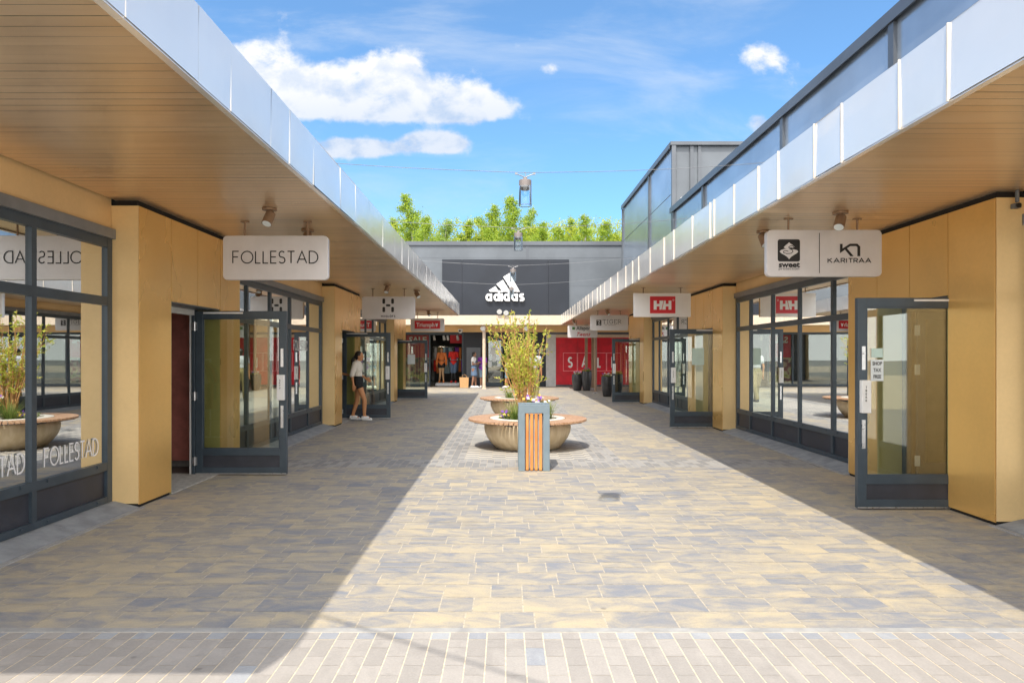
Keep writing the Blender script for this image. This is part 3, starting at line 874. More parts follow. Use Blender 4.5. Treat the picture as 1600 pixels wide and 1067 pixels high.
# ------------------------------------------------------------------ open glass doors (parts of their building)
def door(root, hx, y, dx, word, W=1.15, Ht=2.075, papers=(), glass='door_glass'):
    """leaf hinged at hx standing open square to the wall, running dx*W towards the street"""
    def X(t): return hx+dx*t
    z0 = .016; th = .028; st = .088
    f = MB()
    f.box(X(0), X(st), y-th, y+th, z0, Ht); f.box(X(W-st), X(W), y-th, y+th, z0, Ht)
    f.box(X(st), X(W-st), y-th+.001, y+th-.001, Ht-.092, Ht); f.box(X(st), X(W-st), y-th+.001, y+th-.001, .25, .335)
    f.box(X(st), X(W-st), y-th+.001, y+th-.001, z0, .10)
    f.box(X(-.05), X(-.004), y-th-.01, y+th+.03, z0, Ht+.01)
    D = f.build('door', M['frame'], root, bevel=.003)
    g = MB(); g.box(X(st), X(W-st), y-.006, y+.006, .335, Ht-.092); g.build('pane', M[glass], D)
    g = MB(); g.box(X(st), X(W-st), y-.012, y+.012, .10, .25); g.build('kick_panel', M['kick'], D)
    bd = MB(); b_ = .012
    bd.box(X(st), X(st+b_), y-.02, y-.007, .335, Ht-.092); bd.box(X(W-st-b_), X(W-st), y-.02, y-.007, .335, Ht-.092)
    bd.box(X(st+b_), X(W-st-b_), y-.02, y-.007, .335, .335+b_); bd.box(X(st+b_), X(W-st-b_), y-.02, y-.007, Ht-.092-b_, Ht-.092)
    bd.build('glazing_bead', M['frame'], D)
    sw = MB(); sw.box(X(.0), X(W), y-th-.004, y-th, z0, .028); sw.build('sweep', M['steel'], D)
    # lock box with vertical word, steel plates above and below
    hb = MB(); c = W-st*.62
    hb.box(X(c-.052), X(c+.04), y-th-.055, y-th-.001, .95, 1.27); HB = hb.build('handle', M['white_metal'], D, bevel=.006)
    pp = plane_xz(y-th-.055)
    lt = MB()
    for k, ch in enumerate(word):
        strokes(lt, ch, X(c)-.012 if dx > 0 else X(c)+.0, 1.19-k*.032, .020, .0045, 0, pp, 1.0, True)
    lt.build('lettering', M['ink'], HB)
    for (za, zb) in ((1.37, 1.60), (.60, .88)):
        q = MB(); q.box(X(W-st*.62-.017), X(W-st*.62+.017), y-th-.010, y-th-.001, za, zb)
        q.tube([(X(W-st*.62), y-th-.010, za+(zb-za)*.7), (X(W-st*.62), y-th-.03, za+(zb-za)*.7)], .009, 10)
        q.build('lock_plate', M['steel'], D)
    for hz in (.18, 1.0, 1.88):
        q = MB(); q.box(X(-.03), X(.02), y-th-.016, y-th-.001, hz-.05, hz+.05); q.tube([(X(-.004), y-th-.014, hz-.055), (X(-.004), y-th-.014, hz+.055)], .010, 8); q.build('hinge', M['steel'], D)
    q = MB(); q.box(X(.10), X(.60), y-th-.008, y-th-.001, Ht-.035, Ht-.015); q.build('closer_rail', M['white_metal'], D)
    for (t, z, w, h, mat, tx) in papers:
        q = MB(); q.box(X(t)-w/2, X(t)+w/2, y-.0095, y-.0075, z-h/2, z+h/2); pa = q.build('notice', M[mat], D)
        pl = plane_xz(y-.0095)
        if tx:
            l = MB()
            for k, line in enumerate(tx): font(l, line, X(t), z+h*.5-h*(k+.62)/len(tx)*.92, .048, pl, .78, 0.0004, off=.0012)
            l.build('lettering', M['ink'], pa)
    return D
door(LEFT, -3.92, 8.605, 1, 'SKYV')
door(LEFT, -3.92, 16.325, 1, 'SKYV')
door(LEFT, -3.92, 24.045, 1, 'SKYV', papers=[(.58, 1.40, .26, .34, 'paper', None)])
door(RIGHT, 4.60, 6.675, -1, 'TREKK', papers=[(.95, 1.365, .125, .21, 'paper', ('SHOP', 'TAX', 'FREE')), (.95, 1.535, .11, .09, 'mint_paper', None)])
door(RIGHT, 4.60, 14.25, -1, 'TREKK', papers=[(.56, 1.50, .25, .35, 'mint_paper', None)])
door(RIGHT, 4.60, 21.98, -1, 'TREKK')
# window lettering of the first shop
def wtext(name, text, yc, zc, h, mirror=False):
    mp = lambda u, v, l=0: (-3.9-.026+l*2, u, v)
    m = MB(); strokes(m, text, yc, zc, h, h*.105, h*.12, mp, .72, True); m.build(name, M['white'], LEFT)
wtext('lettering', 'FOLLESTAD', 6.15, .56, .155)
wtext('lettering', 'FOLLESTAD', 5.15, .56, .155)
wtext('lettering', 'FOLLESTAD', 13.0, 1.62, .18)

# ------------------------------------------------------------------ spotlights below the canopies
def spot(x, y, Hs, tilt, label):
    root = empty('ceiling_spotlight', (x, y, Hs), label, 'spotlight', 'spotlights below the canopies')
    m = MB(); m.tube([(x, y, Hs-.004), (x, y, Hs-.022)], .075, 20); m.tube([(x, y, Hs-.022), (x, y, Hs-.07)], .02, 10); m.build('mount', M['brown_post'], root)
    a = Vector((tilt, -.35, -.62)).normalized(); c = Vector((x, y, Hs-.085))
    m = MB(); m.tube([c-a*.055, c-a*.04, c+a*.10], [.036, .051, .053], 20, cap=True); m.build('lamp_body', M['brown_post'], root)
    m = MB(); m.tube([c+a*.101, c+a*.104], [.046, .044], 20); m.build('lamp_lens', M['paper'], root)
spot(-2.47, 7.1, 3.05, -.1, 'bronze spotlight in front of the FOLLESTAD sign')
spot(-2.42, 8.3, 3.05, .2, 'bronze spotlight just behind the FOLLESTAD sign')
spot(-2.55, 14.6, 3.05, -.1, 'bronze spotlight in front of the dotted H sign')
spot(-2.08, 15.9, 3.05, .4, 'bronze spotlight beside the right edge of the dotted H sign')
spot(-2.6, 22.9, 3.05, .3, 'bronze spotlight above the red Triumph panel')
spot(3.38, 6.85, 2.96, -.3, 'bronze spotlight in front of the KARI TRAA sign')
spot(3.0, 7.9, 2.96, .1, 'bronze spotlight hidden behind the top of the KARI TRAA sign')
spot(3.15, 21.0, 2.96, .3, 'bronze spotlight above the TIGER sign')
spot(2.7, 26.9, 2.96, .3, 'bronze spotlight above the green and red lettered sign')
m = empty('security_camera', (4.5, 5.95, 2.80), 'small grey security camera on the near right pier under the canopy', 'camera')
q = MB(); q.box(4.455, 4.51, 5.93, 5.985, 2.80, 2.84); q.tube([(4.48, 5.94, 2.85), (4.48, 5.94, 2.955)], .016, 8); q.build('housing', M['grey_clad'], m)
q = MB(); q.tube([(4.482, 5.93, 2.82), (4.482, 5.918, 2.82)], .022, 12); q.build('lens', M['ink'], m)

# ------------------------------------------------------------------ left upper wall (hidden behind the canopy edge, carries the cables)
m = MB(); m.box(-10, -5.0, 1.2, 24.0, 3.46, 5.55); m.build('upper_volume', M['grey_clad'], LEFT)

# ------------------------------------------------------------------ cables and lanterns
def cable(pts, label, r=.006, n=26):
    m = MB(); P = []
    for a, c in zip(pts, pts[1:]):
        a, c = Vector(a), Vector(c)
        for i in range(n):
            t = i/n; q = a.lerp(c, t); q.z -= (c-a).length*.010*math.sin(math.pi*t); P.append(q)
    P.append(Vector(pts[-1]))
    m.tube(P, r, 5)
    for e in (pts[0], pts[-1]):
        m.tube([Vector(e)+Vector((0,0,-.05)), Vector(e)+Vector((0,0,.05))], .02, 6)
    tag(m.build('catenary_cable', M['frame_cap']), label, 'cable', 'cables strung across the street')
lamps = [(.36, 4.40, 4.28), (.315, 10.9, 4.33), (.30, 16.1, 4.43), (.25, 22.8, 4.43), (.25, 29.0, 4.44)]
lab = ['nearest glass lantern, cut off by the top edge of the picture', 'large glass lantern hanging against open sky', 'glass lantern hanging in front of the roof edge and trees',
       'small glass lantern hanging in front of the white logo', 'smallest and farthest glass lantern low over the white logo']
first = None
for (x, y, z), l in zip(lamps, lab):
    if first is None:
        root = empty('pendant_lantern', (x, y, z), l, 'lantern', 'glass lanterns hanging on cables')
        m = MB(); m.lathe([(0, 0), (.092, 0), (.1, -.008), (.1, -.13), (.092, -.135), (.06, -.16), (0, -.175)], (x, y, z), 24); m.lathe([(.03, .045), (.035, 0)], (x, y, z), 12)
        m.build('cap', M['brown_post'] if False else simple('taupe_metal', (.22, .19, .18), .5, .2), root, smooth=False)
        m = MB(); m.lathe([(.104, -.10), (.104, -.405), (.101, -.41)], (x, y, z), 28); m.build('glass_shade', M['lamp_glass'], root, smooth=True)
        m = MB(); m.lathe([(.1005, -.402), (.105, -.41), (.1005, -.414)], (x, y, z), 28); m.build('rim', M['grey_clad'], root)
        m = MB(); m.tube([(x, y, z+.04), (x-.06, y, z+.07), (x-.14, y, z+.10)], .008, 6); m.tube([(x, y, z+.04), (x+.06, y, z+.07), (x+.14, y, z+.10)], .008, 6)
        m.tube([(x, y, z+.04), (x+.01, y, z+.10), (x-.01, y, z+.135)], .006, 6)
        for sx in (-.145, .145): m.box(x+sx-.02, x+sx+.02, y-.012, y+.012, z+.09, z+.115)
        m.build('bracket', simple('bracket_metal', (.3, .3, .31), .4, .5), root)
        first = root
    else:
        c = copy_tree(first, None, (x, y, z)); c['label'] = l
for k, ((x, y, z), w) in enumerate(zip(lamps, ('nearest', 'second', 'third', 'fourth', 'farthest'))):
    cable([(-4.98, y+.1, z+.50), (x, y, z+.12), (4.78, y+.75, z+.52)],
          ['steel cable carrying the nearest lantern above the top edge', 'steel cable carrying the large lantern against open sky', 'steel cable carrying the lantern in front of the trees',
           'steel cable carrying the small lantern in front of the white logo', 'steel cable carrying the farthest lantern'][k], .0048 if k < 2 else .006)
cable([(-4.98, 2.75, 4.7), (1.6, -1.55, 4.55)], 'steel cable slung diagonally overhead that casts the thin shadow on the front paving', .012)

# ------------------------------------------------------------------ far store building
FB = empty('store_building', (0, 31.0, 0), 'dark grey store building closing the street with a white three-stripe logo', 'building')
Yw = 31.3
m = MB(); m.box(-16, 9, Yw, 46, 3.3, 6.72); m.build('upper_wall', M['grey_clad'], FB)
sm = MB()
for z in (6.05, 4.75): sm.box(-16, 9, Yw-.004, Yw, z-.012, z+.012)
for x in (-9.5, 1.0, 7.5): sm.box(x-.07, x+.07, Yw-.012, Yw-.005, 3.4, 6.62)
sm.build('wall_seam', M['flash'], FB)
m = MB(); m.box(-16.1, 9, Yw-.08, Yw+.3, 6.62, 6.80); m.build('roof_flashing', M['flash'], FB)
m = MB()
for a, c in ((-2.92, -2.005), (-1.995, 1.965), (1.975, 2.92)): m.box(a, c, Yw-.09, Yw-.014, 3.41, 5.96)
m.build('logo_wall', M['sign_wall'], FB)
mp = lambda u, v, l=0: (u, Yw-.26-l*4, v)
def CX(c): return (640+c/4.103-790)*31.1/1060
def CZ(c): return 1.5+(557-(380+c/4.103))*31.1/1060
m = MB()
def slab3(poly):
    q = [(CX(a), CZ(b_)) for a, b_ in poly]
    m.prism(q, Yw-.26, Yw-.12)
slab3([(508,303),(550,276),(574,312),(517,312)]); slab3([(556,263),(598,236),(645,312),(600,312)]); slab3([(600,217),(640,193),(707,312),(660,312)])
m.build('three_stripe_logo', M['white'], FB)
m = MB(); strokes(m, 'adidas', CX(482)+.045, CZ(372), .345, .098, .088, lambda u, v, l=0: (u, Yw-.26-l*2, v), .80, False, .14)
m.build('lettering', M['white'], FB)
# canopy in front
m = MB()
xs = [-13, -8.2, -3.4, -1.2, 2.95]
for a, c in zip(xs, xs[1:]): m.box(a+.004, c-.004, 31.0, 31.06, 2.95, 3.385)
m.build('canopy_fascia', M['pale_post'], FB)
m = MB(); m.box(-13, 9, 31.07, 34.0, 3.0, 3.28); m.build('canopy_soffit', M['beige'], FB)
m = MB(); m.box(2.96, 9, 31.0, 31.06, 2.97, 3.385); m.build('canopy_fascia', M['brown_post'], FB)
# shop front at y=34
Yf = 34.0
def xw(px): return (px-790)*Yf/1060
m = MB(); m.box(-13, 9, Yf, Yf+.15, 2.72, 3.0); m.build('lintel_wall', M['beige'], FB)
m = MB(); m.box(xw(724), xw(757), Yf, Yf+.15, .0, 2.72); m.box(xw(803), xw(853), Yf, Yf+.15, 0, 2.72); m.box(xw(757), xw(803), Yf, Yf+.15, 2.42, 2.72)
m.build('dark_wall', M['sign_wall'], FB)
m = MB(); m.box(xw(729), xw(751), Yf-.03, Yf-.002, .45, 1.95); m.build('wall_cabinet', M['flash'], FB)
m = MB(); m.box(xw(853)+.004, xw(868.5), Yf-.02, Yf+.15, 0, 2.6); m.build('pale_wall', M['offwhite'], FB)
m = MB(); m.box(xw(868.5)+.003, 9, Yf+.01, Yf+.15, 0, .09); m.box(xw(853)+.004, 9, Yf+.01, Yf+.15, 2.6, 2.72); m.build('dark_trim', M['flash'], FB)
m = MB()
for a, c in ((2.52, 3.62), (3.63, 4.72), (4.73, 5.85), (5.86, 7.2), (7.21, 9)): m.box(a, c, Yf+.02, Yf+.06, .09, 2.45)
bn = m.build('sale_banner', M['red_banner'], FB)
m = MB(); m.box(2.52, 9, Yf+.02, Yf+.06, 2.45, 2.6); m.build('pale_trim', M['pale_post'], FB)
p = plane_xz(Yf+.02)
m = MB()
SG = {'S': 'S', 'A': 'A', 'L': 'L', 'E': 'E'}
for ch, cx in (('S', 3.24), ('A', 3.96), ('L', 4.70), ('E', 5.42)):
    strokes(m, ch, cx, .98, .46, .085, 0, p, .72 if ch != 'A' else .62, True)
m.build('sale_lettering', M['white'], FB)
m = MB()
for k, cx in enumerate((3.24, 3.96, 4.70, 5.42)):
    m.ribbon([(cx-.345, .78), (cx+.345, .78), (cx+.345, 1.68), (cx-.345, 1.68)], .022, lambda a, b_: p(a, b_), True)
m.build('letter_outline', M['pink_line'], FB)
# left window with the red poster, open entrance with mannequins
m = MB(); m.box(-13, xw(672)-.01, Yf+.02, Yf+.1, 0, .12); m.box(-13, xw(672)-.01, Yf+.02, Yf+.1, 2.6, 2.72); m.box(xw(672)-.06, xw(672)+.01, Yf+.015, Yf+.11, 0, 2.72); m.box(xw(724)-.07, xw(724)-.004, Yf-.01, Yf+.12, 0, 2.72)
m.box(xw(672)+.01, xw(724)-.07, Yf+.02, Yf+.1, 2.58, 2.72); m.box(-5.1, -5.03, Yf+.018, Yf+.11, .12, 2.6); m.build('window_frame', M['frame'], FB)
m = MB(); m.box(-5.0, xw(672)-.07, Yf+.14, Yf+.16, 1.45, 2.58); m.build('sale_poster', M['red_banner'], FB)
p = plane_xz(Yf+.138)
m = MB(); font(m, 'SALE', -4.42, 2.32, .42, p, 1, 0, off=.012); m.build('poster_lettering', M['white'], FB)
def photo_poster():
    mm, nt, b_ = new_mat('printed_photo')
    v = coords(nt)
    n = nt.noise(v, 2.3, 3, .5, .8)
    nt.put(b_.inputs['Base Color'], nt.ramp(n, [(.36, (.05,.05,.04)), (.45, (.30,.05,.07)), (.52, (.46,.38,.24)), (.6, (.5,.42,.10)), (.7, (.10,.12,.06))]))
    b_.inputs['Roughness'].default_value = .6
    return mm
M['photo'] = photo_poster()
m = MB(); m.box(-5.0, xw(672)-.07, Yf+.14, Yf+.16, .2, 1.44); m.build('photo_poster', M['photo'], FB)
m = MB(); m.box(-5.0, xw(672)-.06, Yf+.05, Yf+.06, .12, 2.6); m.box(-13, -5.1, Yf+.05, Yf+.06, .12, 2.6); m.build('window_pane', M['door_glass'], FB)
# glass door with papers
dx0, dx1 = xw(757)+.02, xw(786)
m = MB(); m.box(dx0, dx0+.09, Yf+.02, Yf+.09, 0, 2.42); m.box(dx1-.09, dx1, Yf+.02, Yf+.09, 0, 2.42); m.box(dx0+.09, dx1-.09, Yf+.02, Yf+.09, 2.3, 2.42); m.box(dx0+.09, dx1-.09, Yf+.02, Yf+.09, 0, .2)
dr = m.build('door', M['frame'], FB)
m = MB(); m.box(dx0+.09, dx1-.09, Yf+.05, Yf+.06, .2, 2.3); m.build('pane', M['door_glass'], dr)
for (a, c, z0, z1) in ((.28, .60, 1.58, 1.98), (.36, .56, 1.25, 1.56), (.16, .34, .98, 1.28), (.62, .78, 1.0, 1.3)):
    m = MB(); m.box(dx0+a, dx0+c, Yf+.044, Yf+.047, z0, z1); m.build('notice', M['paper'], dr)
# small logo on the dark wall
m = MB(); p = plane_xz(Yf)
def X2(px): return (px-790)*Yf/1060
for a, h in ((1.60, .10), (1.70, .17), (1.80, .24)):
    flat(m, [(a, 1.78), (a+.085, 1.78), (a+.055-.06*h*2, 1.78+h), (a+.01-.06*h*2, 1.78+h-.035)], p)
font(m, 'adidas', 1.74, 1.69, .17, p, 1, 0, off=.004)
m.build('wall_logo', M['white'], FB)
# store interior
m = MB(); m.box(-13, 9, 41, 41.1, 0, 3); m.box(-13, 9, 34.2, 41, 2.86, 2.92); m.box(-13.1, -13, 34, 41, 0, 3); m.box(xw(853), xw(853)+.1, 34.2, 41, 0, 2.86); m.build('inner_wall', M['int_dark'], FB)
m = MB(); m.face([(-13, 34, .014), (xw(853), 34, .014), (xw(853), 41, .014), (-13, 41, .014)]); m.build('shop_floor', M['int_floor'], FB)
m = MB(); m.box(-3.55, -2.35, 34.35, 35.3, .014, .16); m.build('display_plinth', M['offwhite'], FB)
for (x, y) in ((-3.5, 36), (-2.9, 35.2), (-1.6, 37), (-2.4, 37.5), (-.2, 36), (-4.4, 37)):
    m = MB(); m.disc((x, y), .08, 2.858, 14, up=False); m.build('downlight', M['downlight'], FB)
for x in (-3.65, -3.15, -2.95, -2.45):
    m = MB(); m.tube([(x, Yf+.5, 2.55), (x+.04, Yf+.42, 2.34)], [.06, .065], 12); m.tube([(x, Yf+.5, 2.55), (x, Yf+.5, 2.86)], .015, 6); m.build('track_spotlight', M['white_metal'], FB)
# floodlights and dome camera on the far canopy
def small_lamp(x, z, y, label):
    r_ = empty('floodlight', (x, y, z), label, 'floodlight')
    m = MB(); m.tube([(x, y, z), (x, y-.12, z-.05)], [.08, .12], 14); m.build('lamp_body', M['white_metal'], r_)
    m = MB(); m.tube([(x, y+.1, z+.06), (x, y, z)], .025, 8); m.build('bracket', M['white_metal'], r_)
small_lamp(.02, 3.53, 30.95, 'small white floodlight on the far canopy edge right under the logo')
small_lamp(-.28, 3.58, 30.95, 'small white floodlight on the far canopy edge, left of its neighbour')
small_lamp(-1.05, 2.84, 31.4, 'tiny white lamp below the far canopy beside the pale post')
small_lamp(.95, 2.84, 31.4, 'tiny white lamp below the far canopy behind the tall shrub')
r_ = empty('dome_camera', (-2.2, 33.85, 2.82), 'round white dome camera on the far wall above the store entrance', 'camera')
m = MB(); m.lathe([(0, -.14), (.09, -.10), (.125, 0), (.125, .06), (0, .08)], (-2.25, 33.8, 2.80), 18); m.build('housing', M['white_metal'], r_)
m = MB(); m.tube([(-2.27, 33.70, 2.77), (-2.28, 33.66, 2.765)], .05, 12); m.build('lens', M['ink'], r_)

# ------------------------------------------------------------------ posts
def post(x, y, top, label, mat, r=.045, sq=False):
    rt = empty('canopy_post', (x, y, 0), label, 'post')
    m = MB()
    if sq: m.box(x-r, x+r, y-r, y+r, .01, top)
    else: m.tube([(x, y, .01), (x, y, top)], r, 16)
    m.build('shaft', M[mat], rt)
    m = MB(); m.box(x-.10, x+.10, y-.10, y+.10, .0, .014); m.box(x-r*1.2, x+r*1.2, y-r*1.2, y+r*1.2, .014, .05); m.build('base_plate', M['steel'] if mat != 'pale_post' else M['pale_post'], rt)
    m = MB(); m.box(x-.09, x+.09, y-.09, y+.09, top-.06, top); m.build('head_plate', M[mat], rt)
post(-1.0, 31.5, 3.0, 'beige steel post in front of the two shoppers by the far door', 'pale_post', .075)
post(3.70, 27.9, 2.96, 'bronze post standing in the open between the black flower tubs', 'brown_post', .055)
post(3.72, 31.3, 3.0, 'bronze post close to the sale banner, left one of a pair', 'brown_post', .06, True)
post(4.02, 31.3, 3.0, 'bronze post close to the sale banner, right one of a pair', 'brown_post', .06, True)
# ------------------------------------------------------------------ vegetation helpers
def leaf_mat(name, col, col2, trans=.45):
    m = bpy.data.materials.new(name); m.use_nodes = True
    nt = NT(m.node_tree); nt.n.clear()
    out = nt.node('ShaderNodeOutputMaterial')
    v = nt.node('ShaderNodeTexCoord').outputs['Object']
    n = nt.noise(v, 4.5, 3, .6); n2 = nt.noise(v, 31, 2, .6)
    f = nt.smooth(nt.math('ADD', nt.math('MULTIPLY', n, .5), nt.math('MULTIPLY', n2, .5)), .35, .65)
    c = nt.mix(f, col, col2)
    d_ = nt.node('ShaderNodeBsdfPrincipled'); nt.link(c, d_.inputs['Base Color']); d_.inputs['Roughness'].default_value = .5
    t_ = nt.node('ShaderNodeBsdfTranslucent'); nt.link(c, t_.inputs[0])
    mx = nt.node('ShaderNodeMixShader'); mx.inputs[0].default_value = trans
    nt.link(d_.outputs[0], mx.inputs[1]); nt.link(t_.outputs[0], mx.inputs[2]); nt.link(mx.outputs[0], out.inputs[0])
    return m
M['leaf_shrub'] = leaf_mat('shrub_leaf', (.30, .42, .05), (.74, .72, .13))
M['leaf_birch'] = leaf_mat('birch_leaf', (.17, .32, .03), (.55, .63, .07))
M['leaf_birch_cool'] = leaf_mat('cool_birch_leaf', (.20, .36, .08), (.50, .58, .12))
M['blade'] = leaf_mat('grass_blade', (.11, .20, .035), (.36, .42, .10))
M['stem'] = simple('reddish_stem', (.50, .27, .10), .7, 0, .3, 12)
M['bark'] = simple('birch_bark', (.42, .40, .36), .8, 0, .4, 6)
M['soil'] = simple('potting_soil', (.06, .045, .03), .95, 0, .4, 25, .6)
M['petal_purple'] = simple('purple_petal', (.20, .06, .42), .6, 0, .3, 30)
M['petal_yellow'] = simple('yellow_petal', (.72, .50, .06), .6, 0, .25, 30)
M['petal_white'] = simple('white_petal', (.72, .68, .60), .6, 0, .15, 30)
M['petal_orange'] = simple('orange_petal', (.68, .22, .04), .6, 0, .25, 30)

def rnd_dir(r): 
    while True:
        v = Vector((r.uniform(-1,1), r.uniform(-1,1), r.uniform(-1,1)))
        if .05 < v.length < 1: return v.normalized()
def add_leaf(m, p, dirv, L, Wd, r, fold=.25):
    dirv = dirv.normalized(); sd = dirv.cross(rnd_dir(r))
    if sd.length < .01: sd = dirv.orthogonal()
    sd.normalize(); nn = dirv.cross(sd)
    a = p; b_ = p+dirv*L*.5+sd*Wd*.5+nn*L*fold*.3; c = p+dirv*L-nn*L*fold*.3; e = p+dirv*L*.5-sd*Wd*.5+nn*L*fold*.3
    m.face([a, b_, c, e])

def shrub(loc, label, seed, H=1.78, spread=.42, nst=26, group='tall leafy shrubs in the round planters'):
    r = random.Random(seed); x, y, z = loc
    root = empty('shrub', loc, label, 'shrub', group)
    sm = MB(); lm = MB()
    for k in range(nst):
        th = r.uniform(0, 2*math.pi); b0 = Vector((x+math.cos(th)*.10*r.random(), y+math.sin(th)*.10*r.random(), z-.02))
        h = H*(r.uniform(.70, 1.0) if k % 4 else r.uniform(.35, .7)); sp_ = spread*r.uniform(.10, 1.0)*(h/H)**.6
        if k < 3: sp_ = spread*1.25; h = H*.86
        th2 = th+r.uniform(-.7, .7)
        pts = []
        for i in range(9):
            t = i/8
            pts.append(b0+Vector((math.cos(th2)*sp_*t**1.25, math.sin(th2)*sp_*t**1.25, h*t)) + Vector((r.uniform(-1,1), r.uniform(-1,1), 0))*.012*t)
        r0 = r.uniform(.0075, .012)
        sm.tube(pts, [r0*(1-.75*i/8) for i in range(9)], 5)
        # side twigs with leaves
        def leaves(P, n, t0=.25):
            for q in range(n):
                t = t0+(1-t0)*(r.random()**.75); i = min(int(t*(len(P)-1)), len(P)-2); f = t*(len(P)-1)-i
                p = P[i].lerp(P[i+1], f); dv = (P[i+1]-P[i]).normalized()*.55+rnd_dir(r)*.9; dv.z += .05
                add_leaf(lm, p, dv, r.uniform(.045, .085), r.uniform(.020, .036), r)
        leaves(pts, 21, .38)
        for q in range(r.randint(3, 6)):
            t = r.uniform(.3, .92); i = min(int(t*8), 7); p = pts[i].lerp(pts[i+1], t*8-i)
            dv = (rnd_dir(r)*.8+Vector((math.cos(th2)*.4, math.sin(th2)*.4, .9))).normalized(); L = r.uniform(.12, .34)
            tw = [p, p+dv*L*.5+rnd_dir(r)*.012, p+dv*L]
            sm.tube(tw, [.004, .003, .0015], 4, cap=False); leaves(tw, r.randint(4, 8), .15)
    sm.build('stems', M['stem'], root); lm.build('foliage', M['leaf_shrub'], root)
    return root
def tuft(loc, label, seed, n=110, L=.34, group='grass tufts in the round planters', name='grass_tuft', spread=.10):
    r = random.Random(seed); p0 = Vector(loc); m = MB()
    for k in range(n):
        th = r.uniform(0, 2*math.pi); b_ = p0+Vector((math.cos(th), math.sin(th), 0))*spread*r.random()
        l = L*r.uniform(.5, 1.05); lean = r.uniform(.1, .75); w = r.uniform(.003, .006)
        sd = Vector((-math.sin(th), math.cos(th), 0))*w; prev = None
        for i in range(5):
            t = i/4; q = b_+Vector((math.cos(th)*lean*l*t**1.6, math.sin(th)*lean*l*t**1.6, l*(t-.35*lean*t*t)))
            ww = sd*(1-t*.9)
            cur = (q-ww, q+ww)
            if prev: m.face([prev[0], prev[1], cur[1], cur[0]])
            prev = cur
    o = m.build(name, M['blade']); 
    return tag(o, label, 'grass tuft', group)
def pansies(loc, rad, label, seed, cols, n=38, hgt=.16, group=None):
    r = random.Random(seed); root = empty('pansy_clump', loc, label, 'flowers', group); c = Vector(loc)
    lm = MB(); heads = {k: MB() for k in cols}
    for k in range(n):
        a = r.uniform(0, 2*math.pi); q = rad*math.sqrt(r.random()); p = c+Vector((math.cos(a)*q, math.sin(a)*q, hgt*r.uniform(.45, 1.1)))
        for i in range(7): add_leaf(lm, p+Vector((r.uniform(-.04,.04), r.uniform(-.04,.04), -hgt*r.uniform(.15, .8))), rnd_dir(r), .055, .03, r)
        lm.tube([p+Vector((0,0,-hgt*.9)), p], .003, 4, cap=False)
        if r.random() < .72:
            mm = heads[r.choice(cols)]; nrm = (Vector((r.uniform(-.5,.5), -1, r.uniform(.1, 1.2)))).normalized(); ax = nrm.orthogonal().normalized(); ay_ = nrm.cross(ax)
            for i in range(5):
                th = 2*math.pi*i/5; d0 = ax*math.cos(th)+ay_*math.sin(th); d1 = ax*math.cos(th+.55)+ay_*math.sin(th+.55); d2 = ax*math.cos(th-.55)+ay_*math.sin(th-.55)
                R_ = r.uniform(.020, .030)
                mm.face([p, p+d2*R_*.8+nrm*.004, p+d0*R_*1.1+nrm*.002, p+d1*R_*.8+nrm*.004])
    lm.build('foliage', M['blade'], root)
    for k, mm in heads.items():
        if mm.v: mm.build('blossoms', M[k], root)
    return root

# ------------------------------------------------------------------ round planters with seat rings
M['bowl'] = None
def bowl_mat():
    m, nt, b = new_mat('bronze_concrete_bowl')
    v = coords(nt)
    st = nt.noise(nt.mapping(v, (9, 9, .8)), 1.4, 4, .6)
    n = nt.noise(v, 22, 4, .7)
    nt.put(b.inputs['Base Color'], nt.mix(nt.smooth(st, .35, .65), (.58, .46, .29), (.70, .58, .40)))
    b.inputs['Roughness'].default_value = .5; b.inputs['Metallic'].default_value = .15
    bump(nt, b, n, .15, .004); return m
M['bowl'] = bowl_mat()
def wood_mat(name, a, c, sc=(3, 3, 40)):
    m, nt, b = new_mat(name)
    v = coords(nt); n = nt.noise(nt.mapping(v, sc), 1.5, 5, .65, .4)
    k = nt.noise(v, 3, 2)
    nt.put(b.inputs['Base Color'], nt.mix(nt.smooth(nt.math('ADD', nt.math('MULTIPLY', n, .7), nt.math('MULTIPLY', k, .3)), .35, .66), a, c))
    b.inputs['Roughness'].default_value = .52; bump(nt, b, n, .2, .003); return m
M['seat_wood'] = wood_mat('oiled_seat_wood', (.40, .225, .125), (.56, .36, .23), (14, 14, 14))
M['rim'] = simple('pale_rim', (.62, .58, .50), .7, 0, .1, 10)
